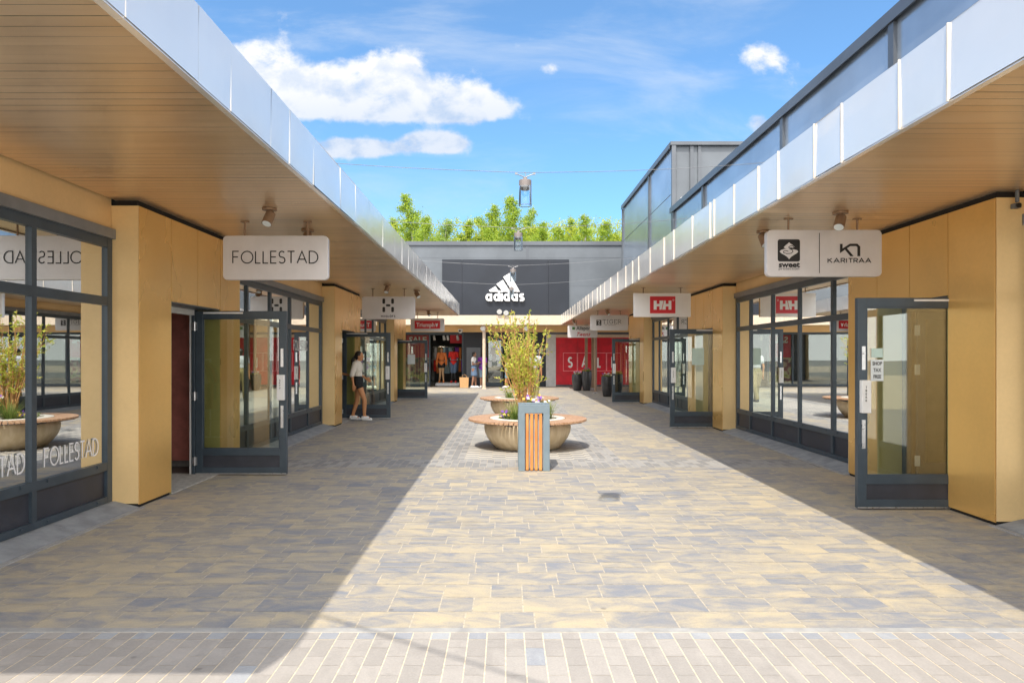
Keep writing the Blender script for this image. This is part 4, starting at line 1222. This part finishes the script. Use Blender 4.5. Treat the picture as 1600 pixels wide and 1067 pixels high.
def planter(loc, label):
    root = empty('round_planter', loc, label, 'planter', 'round planters with a wooden seat ring'); x, y, z = loc
    m = MB(); m.lathe([(0, .005), (.50, .005), (.53, .02), (.60, .09), (.665, .18), (.705, .27), (.715, .35), (.70, .42), (.66, .452), (.60, .455)], loc, 56)
    m.build('bowl', M['bowl'], root, smooth=True)
    m = MB(); m.lathe([(.62, .44), (.62, .492), (.605, .498), (.50, .498), (.48, .49), (.475, .40)], loc, 56); m.build('rim', M['rim'], root)
    m = MB(); m.disc(loc, .478, z+.43, 40); m.build('soil', M['soil'], root)
    m = MB(); n = 76
    for k in range(n):
        a0 = 2*math.pi*(k+.11)/n; a1 = 2*math.pi*(k+.89)/n
        r0, r1 = .632, .972
        pl = [(x+r0*math.cos(a0), y+r0*math.sin(a0)), (x+r1*math.cos(a0), y+r1*math.sin(a0)), (x+r1*math.cos(a1), y+r1*math.sin(a1)), (x+r0*math.cos(a1), y+r0*math.sin(a1))]
        m.prism(pl, z+.458, z+.490, 'z')
    m.build('seat_ring', M['seat_wood'], root)
    m = MB()
    for k in range(8):
        a = 2*math.pi*(k+.5)/8; cs, sn = math.cos(a), math.sin(a)
        m.tube([(x+.64*cs, y+.64*sn, z+.40), (x+.93*cs, y+.93*sn, z+.448)], .012, 5)
    m.lathe([(.86, .442), (.88, .442), (.88, .457), (.86, .457), (.86, .442)], loc, 48); m.lathe([(.69, .442), (.71, .442), (.71, .457), (.69, .457), (.69, .442)], loc, 48)
    m.build('seat_bracket', M['flash'], root)
    return root
P1 = planter((.36, 11.2, 0), 'front round concrete planter with wooden seat ring behind the litter bin')
P2 = copy_tree(P1, None, (.34, 16.75, 0)); P2['label'] = 'rear round planter with wooden seat ring, farther down the street'
shrub((.33, 11.25, .43), 'tall sparse shrub with reddish stems in the front round planter', 3, 1.86, .47, 30)
shrub((.36, 16.8, .43), 'tall leafy shrub in the rear round planter', 8, 1.80, .46, 30)
for i, (dx, dy, l) in enumerate(((-.22, -.20, 'green grass tuft at the front left of the front planter'), (.30, -.08, 'loose grass tuft at the right of the front planter'))):
    tuft((.36+dx, 11.2+dy, .43), l, 20+i, 170, .46)
tuft((.34-.25, 16.75-.1, .43), 'green grass tuft at the left of the rear planter', 31, 130, .36)
tuft((.34+.28, 16.75+.1, .43), 'grass tuft at the right of the rear planter', 32, 110, .34)
pansies((.50, 11.0, .43), .22, 'purple and yellow pansies in the front planter above the litter bin', 5, ['petal_purple', 'petal_yellow', 'petal_white'], 54, .42, 'pansies in the round planters')
pansies((.02, 11.2, .43), .12, 'low pansy clump at the left edge of the front planter', 6, ['petal_yellow', 'petal_purple'], 20, .15, 'pansies in the round planters')
pansies((.36, 16.5, .43), .24, 'yellow and white pansies in the rear planter', 9, ['petal_yellow', 'petal_white'], 34, .2, 'pansies in the round planters')

# ------------------------------------------------------------------ litter bin
M['bin_paint'] = simple('blue_grey_paint', (.165, .215, .25), .42, .1, .08, 5)
M['slat'] = wood_mat('orange_bin_slat', (.50, .17, .035), (.68, .29, .075), (30, 30, 2.5))
M['liner'] = simple('galvanised_liner', (.50, .47, .46), .5, .3, .12, 9)
x0, x1, y0, y1, hb = .168, .578, 8.88, 9.29, .872
B = empty('litter_bin', (.373, 9.085, 0), 'square blue-grey litter bin with orange wooden slats standing before the planters', 'litter bin')
m = MB(); w = .085
for (xa, xb) in ((x0, x0+w), (x1-w, x1)):
    for (ya, yb) in ((y0, y0+w*.45), (y1-w*.45, y1)): m.box(xa, xb, ya, yb, .002, hb-.115)
m.box(x0, x1, y0, y0+.04, hb-.115, hb); m.box(x0, x1, y1-.04, y1, hb-.115, hb); m.box(x0, x0+.04, y0+.04, y1-.04, hb-.115, hb); m.box(x1-.04, x1, y0+.04, y1-.04, hb-.115, hb)
m.box(x0+.04, x1-.04, y0+.04, y0+.12, hb-.02, hb-.004); m.box(x0+.04, x1-.04, y1-.12, y1-.04, hb-.02, hb-.004); m.box(x0+.04, x0+.12, y0+.12, y1-.12, hb-.02, hb-.004); m.box(x1-.12, x1-.04, y0+.12, y1-.12, hb-.02, hb-.004)
m.build('frame', M['bin_paint'], B, bevel=.003)
for k in range(4):
    xa = x0+w+.012+k*.0585
    for (ya, yb) in ((y0+.006, y0+.030), (y1-.030, y1-.006)):
        q = MB(); q.box(xa, xa+.036, ya, yb, .012, hb-.10); q.build('slat', M['slat'], B, bevel=.003)
for k in range(6):
    ya = y0+.048+k*.054
    for (xa, xb) in ((x0+.006, x0+.030), (x1-.030, x1-.006)):
        q = MB(); q.box(xa, xb, ya, ya+.038, .012, hb-.10); q.build('slat', M['slat'], B, bevel=.003)
q = MB(); q.box(x0+.05, x1-.05, y0+.06, y1-.06, .03, hb-.15); q.build('liner', M['liner'], B)
q = MB(); q.box(x0+.02, x1-.02, y0+.045, y1-.045, .004, .025); q.build('base', M['flash'], B)

# ------------------------------------------------------------------ black tubs by the sale banner
M['tub'] = simple('black_tub', (.035, .034, .036), .38, 0, .25, 6, .05)
def tub(loc, r, h, label, fl, seed, cols):
    root = empty('flower_tub', loc, label, 'plant tub', 'black flower tubs near the sale banner')
    m = MB(); m.lathe([(0, .004), (r*.62, .004), (r*.70, .03), (r*.93, h*.45), (r, h*.72), (r*.95, h*.97), (r*.93, h), (r*.84, h), (r*.82, h-.06)], loc, 28)
    m.build('tub', M['tub'], root, smooth=True)
    m = MB(); m.disc(loc, r*.83, loc[2]+h-.05, 24); m.build('soil', M['soil'], root)
    pansies((loc[0], loc[1], loc[2]+h-.05), r*.85, fl, seed, cols, 48, .16, 'flowers in the black tubs')
tub((3.16, 29.9, 0), .245, .72, 'shorter black tub of the pair left of the bronze post', 'purple and white pansies filling the shorter left black tub', 41, ['petal_purple', 'petal_white', 'petal_orange'])
tub((3.55, 29.7, 0), .225, .86, 'taller black tub of the pair, just left of the bronze post', 'dark orange flowers filling the taller left black tub', 42, ['petal_orange', 'petal_purple'])
tub((3.80, 25.4, 0), .225, .76, 'black tub nearest the camera, partly behind the farthest right glass door', 'mixed pansies filling the black tub nearest the camera', 43, ['petal_purple', 'petal_white', 'petal_orange'])
tub((4.36, 26.6, 0), .24, .80, 'black tub seen through the glass of the farthest right door', 'orange flowers filling the black tub seen through the door glass', 44, ['petal_orange', 'petal_yellow'])

# ------------------------------------------------------------------ birches beyond the roofs
def birch(seed, H, mat):
    r = random.Random(seed); root = empty('birch_tree', (0, 0, 0), 'birch', 'tree', 'birch trees behind the far store')
    tm = MB(); lm = MB()
    ax = [Vector((r.uniform(-.25,.25)*i/8, r.uniform(-.25,.25)*i/8, H*i/8)) for i in range(9)]
    tm.tube(ax, [.17*(1-.93*i/8)+.01 for i in range(9)], 8)
    nb = 58
    for k in range(nb):
        t = .22+.78*(k/nb)**.92; z = H*t; i = min(int(t*8), 7); p = ax[i].lerp(ax[i+1], t*8-i)
        th = r.uniform(0, 2*math.pi); L = H*.21*(1-t)**.8*r.uniform(.55, 1.15)+.10
        up = r.uniform(.6, 1.3)
        q = [p+Vector((math.cos(th)*L*s_, math.sin(th)*L*s_, L*up*s_-L*.28*s_*s_)) for s_ in (0, .35, .7, 1)]
        tm.tube(q, [.035*(1-t)+.012, .02*(1-t)+.008, .01, .004], 4, cap=False)
        for c in range(int(5+9*L)):
            s_ = r.uniform(.18, 1.05); ii = min(int(s_*3), 2); cpt = q[ii].lerp(q[ii+1], min(1, s_*3-ii)) + rnd_dir(r)*.16*L**.5
            for n in range(24):
                pp = cpt+rnd_dir(r)*r.random()*(.30+.12*L)-Vector((0, 0, r.random()*.18))
                add_leaf(lm, pp, rnd_dir(r)+Vector((0,0,-.4)), r.uniform(.075, .14), r.uniform(.05, .09), r)
    tm.build('trunk', M['bark'], root); lm.build('crown', M[mat], root)
    return root
protos = [birch(1, 12.5, 'leaf_birch'), birch(2, 12.0, 'leaf_birch'), birch(3, 11.5, 'leaf_birch_cool')]
# pixel column, top row, distance -> stands where the picture shows it
spec = [(640,303,47,0,'tallest birch at the left end of the row, rising beside the left canopy'), (613,342,50,2,'low birch at the far left, half hidden by the left canopy'), (668,338,45,1,'narrow birch directly right of the tall left one'),
        (698,345,46,2,'rounded low birch in the left middle of the row'), (727,343,49,0,'low birch left of the group of three in the middle'), (770,320,46,1,'broad birch left of the hanging lantern'),
        (803,304,48,0,'pointed tall birch right behind the hanging lantern'), (829,326,52,2,'slim bluish birch just right of the hanging lantern'), (850,346,45,1,'low birch right of the lantern, lower than its neighbours'), (752,340,50,2,'low birch filling the gap left of the broad one'),
        (876,352,47,0,'short birch near the middle of the right group'), (892,342,51,2,'bluish birch in the right group'), (910,336,46,1,'highest birch of the right group'), (943,346,48,0,'last birch on the right before the tall grey block'), (962,364,50,1,'smallest birch touching the tall grey block')]
used = [0, 0, 0]; rt = random.Random(3)
for (px, py, Y, k, l) in spec:
    Ht = 1.5+(557-py)*Y/1060; X = (px-790)*Y/1060
    o = protos[k] if not used[k] else copy_tree(protos[k]); used[k] = 1
    s_ = Ht/(12.5, 12.0, 11.5)[k]; o.location = (X, Y, -.02); o.scale = (s_*1.12, s_*1.12, s_); o.rotation_euler = (0, 0, rt.uniform(0, 6.28)); o['label'] = l
M['leaf_hedge'] = leaf_mat('wood_leaf', (.26, .38, .03), (.66, .66, .07))
m = MB(); r = random.Random(77)
for k in range(42000):
    x = r.uniform(-14, 14); y = r.uniform(42.5, 56) if False else r.uniform(47.5, 58); zt = 11.15+.9*mnoise.noise(Vector((x*.35, y*.2, 0)))+.7*mnoise.noise(Vector((x*1.3, y*.6, 3)))
    z = zt-abs(r.gauss(0, 1.2)); add_leaf(m, Vector((x, y, max(z, .3))), rnd_dir(r), r.uniform(.10, .19), r.uniform(.07, .12), r)
wd = m.build('undergrowth', M['leaf_hedge']); tag(wd, 'green mass of young wood filling the gaps between the birches', 'woodland', kind='stuff')
# ------------------------------------------------------------------ people and mannequins: overlapping limbs fused by a voxel remesh into one surface
def cap_geo(m, p0, r0, p1, r1, seg=12):
    p0, p1 = Vector(p0), Vector(p1); ax = (p1-p0)
    if ax.length < 1e-5: ax = Vector((0,0,1e-4))
    ax.normalize(); P, Q = [], []
    for a in (88, 60, 30): P.append(p0-ax*r0*math.sin(R(a))); Q.append(r0*math.cos(R(a)))
    P += [p0, p1]; Q += [r0, r1]
    for a in (30, 60, 88): P.append(p1+ax*r1*math.sin(R(a))); Q.append(r1*math.cos(R(a)))
    m.tube(P, Q, seg)
def ell_geo(m, c, rx, ry, rz, rot=None):
    i0 = len(m.v); n, k = 10, 14
    m.lathe([(max(.001, math.sin(math.pi*i/n)), -math.cos(math.pi*i/n)) for i in range(n+1)], (0,0,0), k)
    for i in range(i0, len(m.v)):
        v = Vector(m.v[i]); v = Vector((v.x*rx, v.y*ry, v.z*rz))
        if rot is not None: v = rot @ v
        m.v[i] = tuple(v+Vector(c))
def fuse(m, name, mats, parent, voxel=.006, smooth_it=4, pick=None):
    o = m.build('tmp', mats if isinstance(mats, list) else [mats], None)
    md = o.modifiers.new('r', 'REMESH'); md.mode = 'VOXEL'; md.voxel_size = voxel; md.use_smooth_shade = True
    sm = o.modifiers.new('s', 'SMOOTH'); sm.factor = .5; sm.iterations = smooth_it
    dg = bpy.context.evaluated_depsgraph_get(); dg.update()
    me = bpy.data.meshes.new_from_object(o.evaluated_get(dg)); bpy.data.objects.remove(o)
    me.name = name
    org = Vector((0,0,0)); r = parent
    while r is not None: org += Vector(r.location); r = r.parent
    for v in me.vertices: v.co -= org
    me.materials.clear()
    for k in (mats if isinstance(mats, list) else [mats]): me.materials.append(k)
    if pick:
        for p in me.polygons: p.material_index = pick(p.center+org)
    else:
        for p in me.polygons: p.material_index = 0
    for p in me.polygons: p.use_smooth = True
    ob = bpy.data.objects.new(name, me); COL.objects.link(ob); ob.parent = parent
    return ob
def cloth(name, col, sc=60): return simple(name, col, .85, 0, .12, sc, .25)
M['skin'] = simple('skin', (.52, .24, .105), .5, 0, .08, 20)
M['skin_dark'] = simple('skin_deep', (.26, .13, .08), .5, 0, .08, 20)
M['hair'] = simple('black_hair', (.012, .010, .009), .4, 0, .3, 40, .3)
M['shirt_cream'] = cloth('cream_shirt', (.72, .68, .60)); M['shorts_black'] = cloth('black_shorts', (.012, .012, .014))
M['shoe_white'] = cloth('white_trainer', (.78, .78, .78)); M['denim'] = cloth('denim', (.10, .16, .26)); M['denim_pale'] = cloth('pale_denim', (.26, .36, .48))
M['purple'] = cloth('purple_tee', (.26, .06, .46)); M['white_tee'] = cloth('white_tee', (.75, .75, .75)); M['pale_blue'] = cloth('pale_blue_cloth', (.36, .56, .66))
M['grey_tee'] = cloth('grey_tee', (.42, .44, .47)); M['olive_trouser'] = cloth('olive_trousers', (.22, .18, .08)); M['navy'] = cloth('navy_cloth', (.03, .04, .07))
M['orange_top'] = cloth('orange_top', (.72, .22, .06)); M['red_top'] = cloth('red_top', (.66, .025, .02)); M['mannequin'] = simple('mannequin_skin', (.55, .36, .20), .4, 0, .05); M['mannequin_dark'] = simple('dark_mannequin', (.02, .02, .022), .35)

def person(loc, facing, J, label, top, bottom, shoes, skin='skin', hair='hair', ponytail=False, shorts=True, sleeve=.45, dress=False, name='person', cat='person', voxel=.007, headless_hair=False, group=None, top_mat=None, scale=1.0, body_mat=None, hem=None):
    """J: joints in metres, x forward, y to the figure's left, z up; facing: angle of +x in the world"""
    root = empty(name, loc, label, cat, group)
    rot = Matrix.Rotation(facing, 3, 'Z')
    def W(p): return rot @ (Vector(p)*scale) + Vector(loc)
    k = scale
    def cp(m, a, ra, c, rc, g=0): cap_geo(m, W(a), (ra+g)*k, W(c), (rc+g)*k)
    neck, hip, head = Vector(J['neck']), Vector(J['hip']), Vector(J['head'])
    chest = hip.lerp(neck, .70); waist = hip.lerp(neck, .33)
    sh = {s: Vector(J['sh'+s]) for s in 'LR'}; el = {s: Vector(J['el'+s]) for s in 'LR'}; wr = {s: Vector(J['wr'+s]) for s in 'LR'}; ha = {s: Vector(J['ha'+s]) for s in 'LR'}
    hp = {s: Vector(J['hp'+s]) for s in 'LR'}; kn = {s: Vector(J['kn'+s]) for s in 'LR'}; an = {s: Vector(J['an'+s]) for s in 'LR'}; to = {s: Vector(J['to'+s]) for s in 'LR'}
    fat = J.get('fat', 1.0)
    def torso(m, g=0, low=True):
        ell_geo(m, W(chest), (.105*fat+g)*k, (.145+g)*k, (.17+g)*k, rot); ell_geo(m, W(waist), (.092*fat+g)*k, (.120*fat+g)*k, (.14+g)*k, rot)
        if low: ell_geo(m, W(hip), (.115*fat+g)*k, (.152*fat+g)*k, (.125+g)*k, rot)
        cp(m, sh['L'], .055, sh['R'], .055, g)
        cp(m, chest, .09, neck-Vector((0,0,.05)), .055, g)
    b = MB(); torso(b)
    cp(b, neck-Vector((0,0,.05)), .052, neck.lerp(head, .6), .048)
    # head: skull, jaw, nose, ears, lips, brow
    fwd = Vector(J.get('face', (1, 0, 0))).normalized(); lat = Vector((0,0,1)).cross(fwd)
    hr = Matrix((fwd, lat, Vector((0,0,1)))).transposed()
    ell_geo(b, W(head+Vector((0,0,.012))), .093*k, .074*k, .102*k, rot @ hr)
    ell_geo(b, W(head+fwd*.030-Vector((0,0,.058))), .052*k, .050*k, .055*k, rot @ hr)
    cp(b, head+fwd*.086+Vector((0,0,.012)), .008, head+fwd*.101-Vector((0,0,.022)), .013)
    cp(b, head+fwd*.082-Vector((0,0,.055))+lat*.016, .008, head+fwd*.082-Vector((0,0,.055))-lat*.016, .008)
    for s_ in (-1, 1):
        ell_geo(b, W(head+lat*.074*s_-fwd*.005-Vector((0,0,.008))), .018*k, .008*k, .030*k, rot @ hr)
        cp(b, head+fwd*.080+lat*.034*s_+Vector((0,0,.026)), .009, head+fwd*.084+lat*.014*s_+Vector((0,0,.024)), .009)
    for s_ in 'LR':
        cp(b, sh[s_], .046, el[s_], .036); cp(b, el[s_], .037, wr[s_], .024)
        hd = (ha[s_]-wr[s_]); L = hd.length or .001; hd.normalize()
        palm_n = Vector(J.get('pn'+s_, (0, 1, 0))); sd = hd.cross(palm_n)
        if sd.length < .05: sd = hd.orthogonal()
        sd.normalize(); pn = sd.cross(hd).normalized()
        pc = wr[s_]+hd*.045
        for q in (-1, 0, 1): cp(b, wr[s_]+sd*.012*q, .018, wr[s_]+hd*.085+sd*.024*q, .013)
        for q, fl in ((-1.5, .062), (-.5, .078), (.5, .074), (1.5, .058)):
            a0 = wr[s_]+hd*.085+sd*.0165*q; a1 = a0+hd*fl*.5+pn*.006+sd*.003*q; a2 = a1+(hd*.8+pn*.6).normalized()*fl*.5
            cp(b, a0, .0095, a1, .009); cp(b, a1, .009, a2, .0075)
        t0 = wr[s_]+hd*.03+sd*.026; t1 = t0+(hd*.7+sd*.6).normalized()*.042; t2 = t1+(hd*.95+pn*.3).normalized()*.03
        cp(b, t0, .013, t1, .011); cp(b, t1, .0105, t2, .0085)
        cp(b, hp[s_], .086*fat, kn[s_], .052); cp(b, kn[s_], .054, kn[s_].lerp(an[s_], .35), .054); cp(b, kn[s_].lerp(an[s_], .35), .053, an[s_], .034)
        cp(b, an[s_], .036, to[s_], .03)
    sk = M[body_mat] if body_mat else M[skin]
    fuse(b, 'body', sk, root, voxel)
    # garments
    t = MB(); g = .014
    torso(t, g, low=hem is not None)
    if hem is not None and hem < 0: pass
    for s_ in 'LR':
        e = sh[s_].lerp(el[s_], sleeve) if sleeve <= 1 else el[s_].lerp(wr[s_], sleeve-1)
        cp(t, sh[s_], .052, (e if sleeve <= 1 else el[s_]), .046, g*.9)
        if sleeve > 1: cp(t, el[s_], .044, e, .036, g*.9)
    fuse(t, 'top', M[top], root, voxel)
    t = MB(); g = .013
    ell_geo(t, W(hip), (.115*fat+g)*k, (.152*fat+g)*k, (.115+g)*k, rot); ell_geo(t, W(waist-Vector((0,0,.04))), (.096*fat+g*.6)*k, (.124*fat+g*.6)*k, .09*k, rot)
    if dress:
        n = 6
        mid = (kn['L']+kn['R'])/2
        for i in range(n):
            f = i/n*.88; c_ = hip.lerp(mid, f); ell_geo(t, W(c_), (.125+.05*f)*k, (.165+.03*f)*k, .09*k, rot)
        ell_geo(t, W(chest-Vector((0,0,.03))), (.105*fat+.022)*k, (.125+.01)*k, .15*k, rot)
    else:
        for s_ in 'LR':
            if shorts is True or isinstance(shorts, float):
                f = shorts if isinstance(shorts, float) else .30
                cp(t, hp[s_], .092*fat, hp[s_].lerp(kn[s_], f), .092*fat-.034*f+.006, g)
            else:
                cp(t, hp[s_], .092*fat, kn[s_], .062, g); cp(t, kn[s_], .062, an[s_], .052, g)
    fuse(t, 'dress' if dress else ('shorts' if shorts else 'trousers'), M[bottom], root, voxel)
    for s_ in 'LR':
        t = MB(); a, q = an[s_], to[s_]; back = a-(q-a).normalized()*.03
        fl = Vector(((q-a).x, (q-a).y, 0)).normalized()
        zb = min(a.z-.085, q.z-.005)
        heel = Vector((a.x, a.y, a.z-.06))-fl*.035
        cp(t, heel, .040, Vector((q.x, q.y, q.z))+fl*.0, .036); cp(t, a-Vector((0,0,.03)), .046, a.lerp(q, .55), .040); cp(t, heel-Vector((0,0,.0)), .038, heel+Vector((0,0,.03)), .036)
        fuse(t, 'shoe', M[shoes], root, voxel)
    if hair:
        t = MB(); up = Vector((0,0,1))
        ell_geo(t, W(head+up*.026-fwd*.020), .096*k, .084*k, .104*k, rot @ hr)
        ell_geo(t, W(head-fwd*.055-up*.02), .052*k, .074*k, .085*k, rot @ hr)
        if ponytail:
            a = head-fwd*.105+up*.01
            cp(t, a, .024, a-fwd*.055-up*.10, .040); cp(t, a-fwd*.055-up*.10, .040, a-fwd*.060-up*.26, .030); cp(t, a-fwd*.060-up*.26, .030, a-fwd*.04-up*.40, .010)
        fuse(t, 'hair', M[hair], root, voxel)
    return root

def standing(step=.0, arms='down', h=1.0, lean=0):
    J = dict(head=(.02+lean,0,1.53), neck=(-.005+lean,0,1.40), hip=(0,0,.93),
             shL=(0+lean,.165,1.355), shR=(0+lean,-.165,1.355), elL=(-.03,.215,1.08), elR=(-.03,-.215,1.08), wrL=(.02,.225,.84), wrR=(.02,-.225,.84), haL=(.04,.225,.70), haR=(.04,-.225,.70),
             hpL=(0,.085,.88), hpR=(0,-.085,.88), knL=(.02+step*.5,.09,.48), knR=(.02-step*.3,-.09,.48), anL=(step,.095,.095), anR=(-step,-.095,.10), toL=(step+.15,.105,.036), toR=(-step+.14,-.105,.036))
    if arms == 'front':
        J.update(elL=(.0,.20,1.08), elR=(.0,-.20,1.08), wrL=(.20,.09,1.12), wrR=(.20,-.09,1.12), haL=(.30,.05,1.18), haR=(.30,-.05,1.18))
    return J
# woman walking out of the second left shop (joints measured from the picture)
J = dict(head=(-.005,0,1.505), neck=(-.055,0,1.375), hip=(-.03,0,.925), shL=(-.07,.155,1.325), shR=(-.075,-.155,1.325),
         elR=(-.135,-.205,1.075), wrR=(-.105,-.20,.85), haR=(-.09,-.20,.70), elL=(-.05,.205,1.09), wrL=(.10,.17,.99), haL=(.20,.14,.93),
         hpR=(-.01,-.085,.865), knR=(.13,-.085,.485), anR=(.125,-.08,.115), toR=(.275,-.085,.038),
         hpL=(-.05,.085,.865), knL=(-.075,.08,.475), anL=(-.185,.085,.115), toL=(-.03,.09,.038), face=(1,-.10,0), fat=.96)
person((-3.42, 15.9, .0), 0.0, J, 'woman in loose cream shirt, black shorts and white trainers stepping out of a shop door', 'shirt_cream', 'shorts_black', 'shoe_white', ponytail=True, shorts=.10, sleeve=1.05, voxel=.006)
# companion inside the doorway of whom the picture shows the forearm
J = standing(.05); J.update(elL=(.12,.21,1.10), wrL=(.37,.20,1.045), haL=(.52,.20,1.035), pnL=(0,0,-1), elR=(-.03,-.215,1.08))
person((-4.16, 16.1, .015), 0.0, J, 'person hidden behind the gold pier whose bare forearm reaches out of the doorway', 'navy', 'navy', 'shoe_white', skin='skin', shorts=False, sleeve=.5, voxel=.007)
# shoppers by the far door
J = standing(.06, 'front'); J['fat'] = 1.12
person((-1.52, 32.5, 0), R(-12), J, 'woman in white tee and denim dress standing by the far dark wall', 'white_tee', 'denim', 'shoe_white', skin='skin_dark', dress=True, sleeve=.4, voxel=.009, scale=1.04)
J = standing(.04, 'front'); J['fat'] = 1.15
person((-1.12, 32.7, 0), R(65), J, 'person in purple tee and pale denim shorts behind the beige post', 'purple', 'denim_pale', 'shoe_white', skin='skin_dark', shorts=.8, sleeve=.5, voxel=.009, scale=1.03, hem=0)
J = standing(.08); J['fat'] = 1.0
person((.06, 32.9, 0), R(185), J, 'child in white top and pale blue shorts half hidden by the tall shrub', 'white_tee', 'pale_blue', 'shoe_white', skin='skin', shorts=.7, sleeve=.5, voxel=.009, scale=.85)
# man in the middle of the street, hidden by the shrubs but mirrored in the left windows
J = standing(.2)
person((.95, 22.6, 0), R(80), J, 'man in grey tee and olive trousers in mid street, screened by the shrubs', 'grey_tee', 'olive_trouser', 'navy', shorts=False, sleeve=.5, voxel=.010, scale=1.07)
# mannequins in the far entrance
J = standing(.0); J.update(knL=(.02,.06,.48), knR=(.02,-.06,.48))
person((-3.28, 34.75, .16), R(-90), J, 'mannequin in orange long-sleeved top and black shorts in the far entrance', 'orange_top', 'shorts_black', 'orange_top', name='mannequin', cat='mannequin', body_mat='mannequin', hair='hair', shorts=.3, sleeve=1.9, voxel=.010, scale=1.09, group='mannequins in the far entrance', hem=0)
person((-2.66, 34.75, .16), R(-90), J, 'dark mannequin in red sports tee and navy shorts in the far entrance', 'red_top', 'denim', 'red_top', name='mannequin', cat='mannequin', body_mat='mannequin_dark', hair=None, shorts=.95, sleeve=.6, voxel=.010, scale=1.12, group='mannequins in the far entrance', hem=0)
# paper bag
M['kraft'] = simple('kraft_paper', (.50, .29, .13), .8, 0, .1, 12, .1)
r_ = empty('shopping_bag', (-1.98, 32.6, 0), 'brown paper shopping bag standing by the dark far wall', 'bag')
m = MB(); m.prism([(-2.19, .004), (-1.79, .004), (-1.77, .50), (-2.21, .50)], 32.5, 32.68); m.build('bag', M['kraft'], r_)
for y in (32.52, 32.66):
    m = MB(); m.tube([(-2.09, y, .49), (-2.07, y, .60), (-1.98, y, .635), (-1.90, y, .60), (-1.88, y, .49)], .008, 6); m.build('handle', M['kraft'], r_)

# ------------------------------------------------------------------ merchandise inside the shops (glimpsed behind the glass)
gcols = [cloth('garment_%d' % i, c) for i, c in enumerate([(.06,.07,.10), (.40,.38,.34), (.30,.05,.05), (.12,.20,.24), (.50,.46,.40), (.03,.03,.035), (.35,.22,.10)])]
for i, c in enumerate(('navy', 'stone', 'dark red', 'teal', 'cream', 'black', 'tan')): pass
def rail(x, y, label, seed, group):
    root = empty('clothes_rail', (x, y, .014), label, 'clothes rail', 'clothes rails inside the shops'); m = MB()
    for yy in (y-.6, y+.6):
        m.tube([(x, yy, .03), (x, yy, 1.45)], .014, 8); m.tube([(x-.22, yy, .03), (x+.22, yy, .03)], .014, 8)
    m.tube([(x, y-.6, 1.45), (x, y+.6, 1.45)], .014, 8); m.build('rail_frame', M['steel'], root)
    r = random.Random(seed)
    for k in range(9):
        yy = y-.5+k*.125; ci = r.randrange(7); g = MB(); L = r.uniform(.65, .85); t = .03
        g.prism([(x-.20, 1.30), (x-.05, 1.39), (x+.05, 1.39), (x+.20, 1.30), (x+.27, 1.30-.25), (x+.20, 1.02), (x+.19, 1.39-L), (x-.19, 1.39-L), (x-.20, 1.02), (x-.27, 1.05)], yy-t, yy+t)
        g.tube([(x, yy, 1.385), (x, yy, 1.44)], .004, 5)
        o = g.build('hanging_garment', gcols[ci]); tag(o, label.replace('clothes rail', 'garment hanging on the rail'), 'garment', group)
rail(-5.6, 10.8, 'clothes rail inside the second left window', 1, 'garments on the second left window rail')
rail(-5.4, 5.4, 'clothes rail inside the nearest left window', 2, 'garments on the nearest left window rail')
rail(6.2, 10.8, 'clothes rail inside the nearest right window', 3, 'garments on the nearest right window rail')
m = MB(); m.box(-5.4, -4.12, 9.15, 9.19, .1, 2.35)
tag(m.build('poster_panel', M['red_soft']), 'faded red picture panel on the wall inside the nearest left doorway', 'panel')
m = MB(); m.box(5.9, 5.94, 6.2, 8.3, .02, 2.6)
tag(m.build('fabric_panel', M['navy']), 'dark blue fabric panel inside the nearest right doorway', 'panel')

# stock of the far store, glimpsed behind the mannequins
r = random.Random(21)
fc = [M['red_top'], M['orange_top'], M['white_tee'], M['denim'], M['grey_tee'], M['purple'], M['pale_blue'], M['olive_trouser']]
for k in range(34):
    row = k // 12; x = -3.72+(k % 12)*.145+r.uniform(-.02, .02); z = (1.98, 1.30, 1.66)[row]; y = (36.4, 35.9, 36.9)[row]
    g = MB(); L = r.uniform(.55, .7)
    g.prism([(x-.055, z), (x+.055, z), (x+.07, z-.2), (x+.06, z-L), (x-.06, z-L), (x-.07, z-.2)], y-.2, y+.2)
    tag(g.build('hanging_garment', r.choice(fc)), 'garment hanging in the dim store behind the two mannequins', 'garment', 'garments in the far store')
m = MB()
for (y, z) in ((36.4, 2.02), (35.9, 1.34), (36.9, 1.70)): m.tube([(-3.9, y, z), (-2.0, y, z)], .014, 6)
for x in (-3.9, -2.0):
    for (y, z) in ((36.4, 2.02), (35.9, 1.34), (36.9, 1.70)): m.tube([(x, y, .03), (x, y, z)], .014, 6)
tag(m.build('clothes_rack', M['steel']), 'steel clothes rack in the dim store behind the two mannequins', 'clothes rack')
m = MB(); m.box(-2.95, -2.2, 36.0, 36.05, 2.2, 2.65); tag(m.build('hanging_banner', M['red_banner']), 'dark red banner hanging inside the far store entrance', 'banner')
bpy.context.view_layer.update()
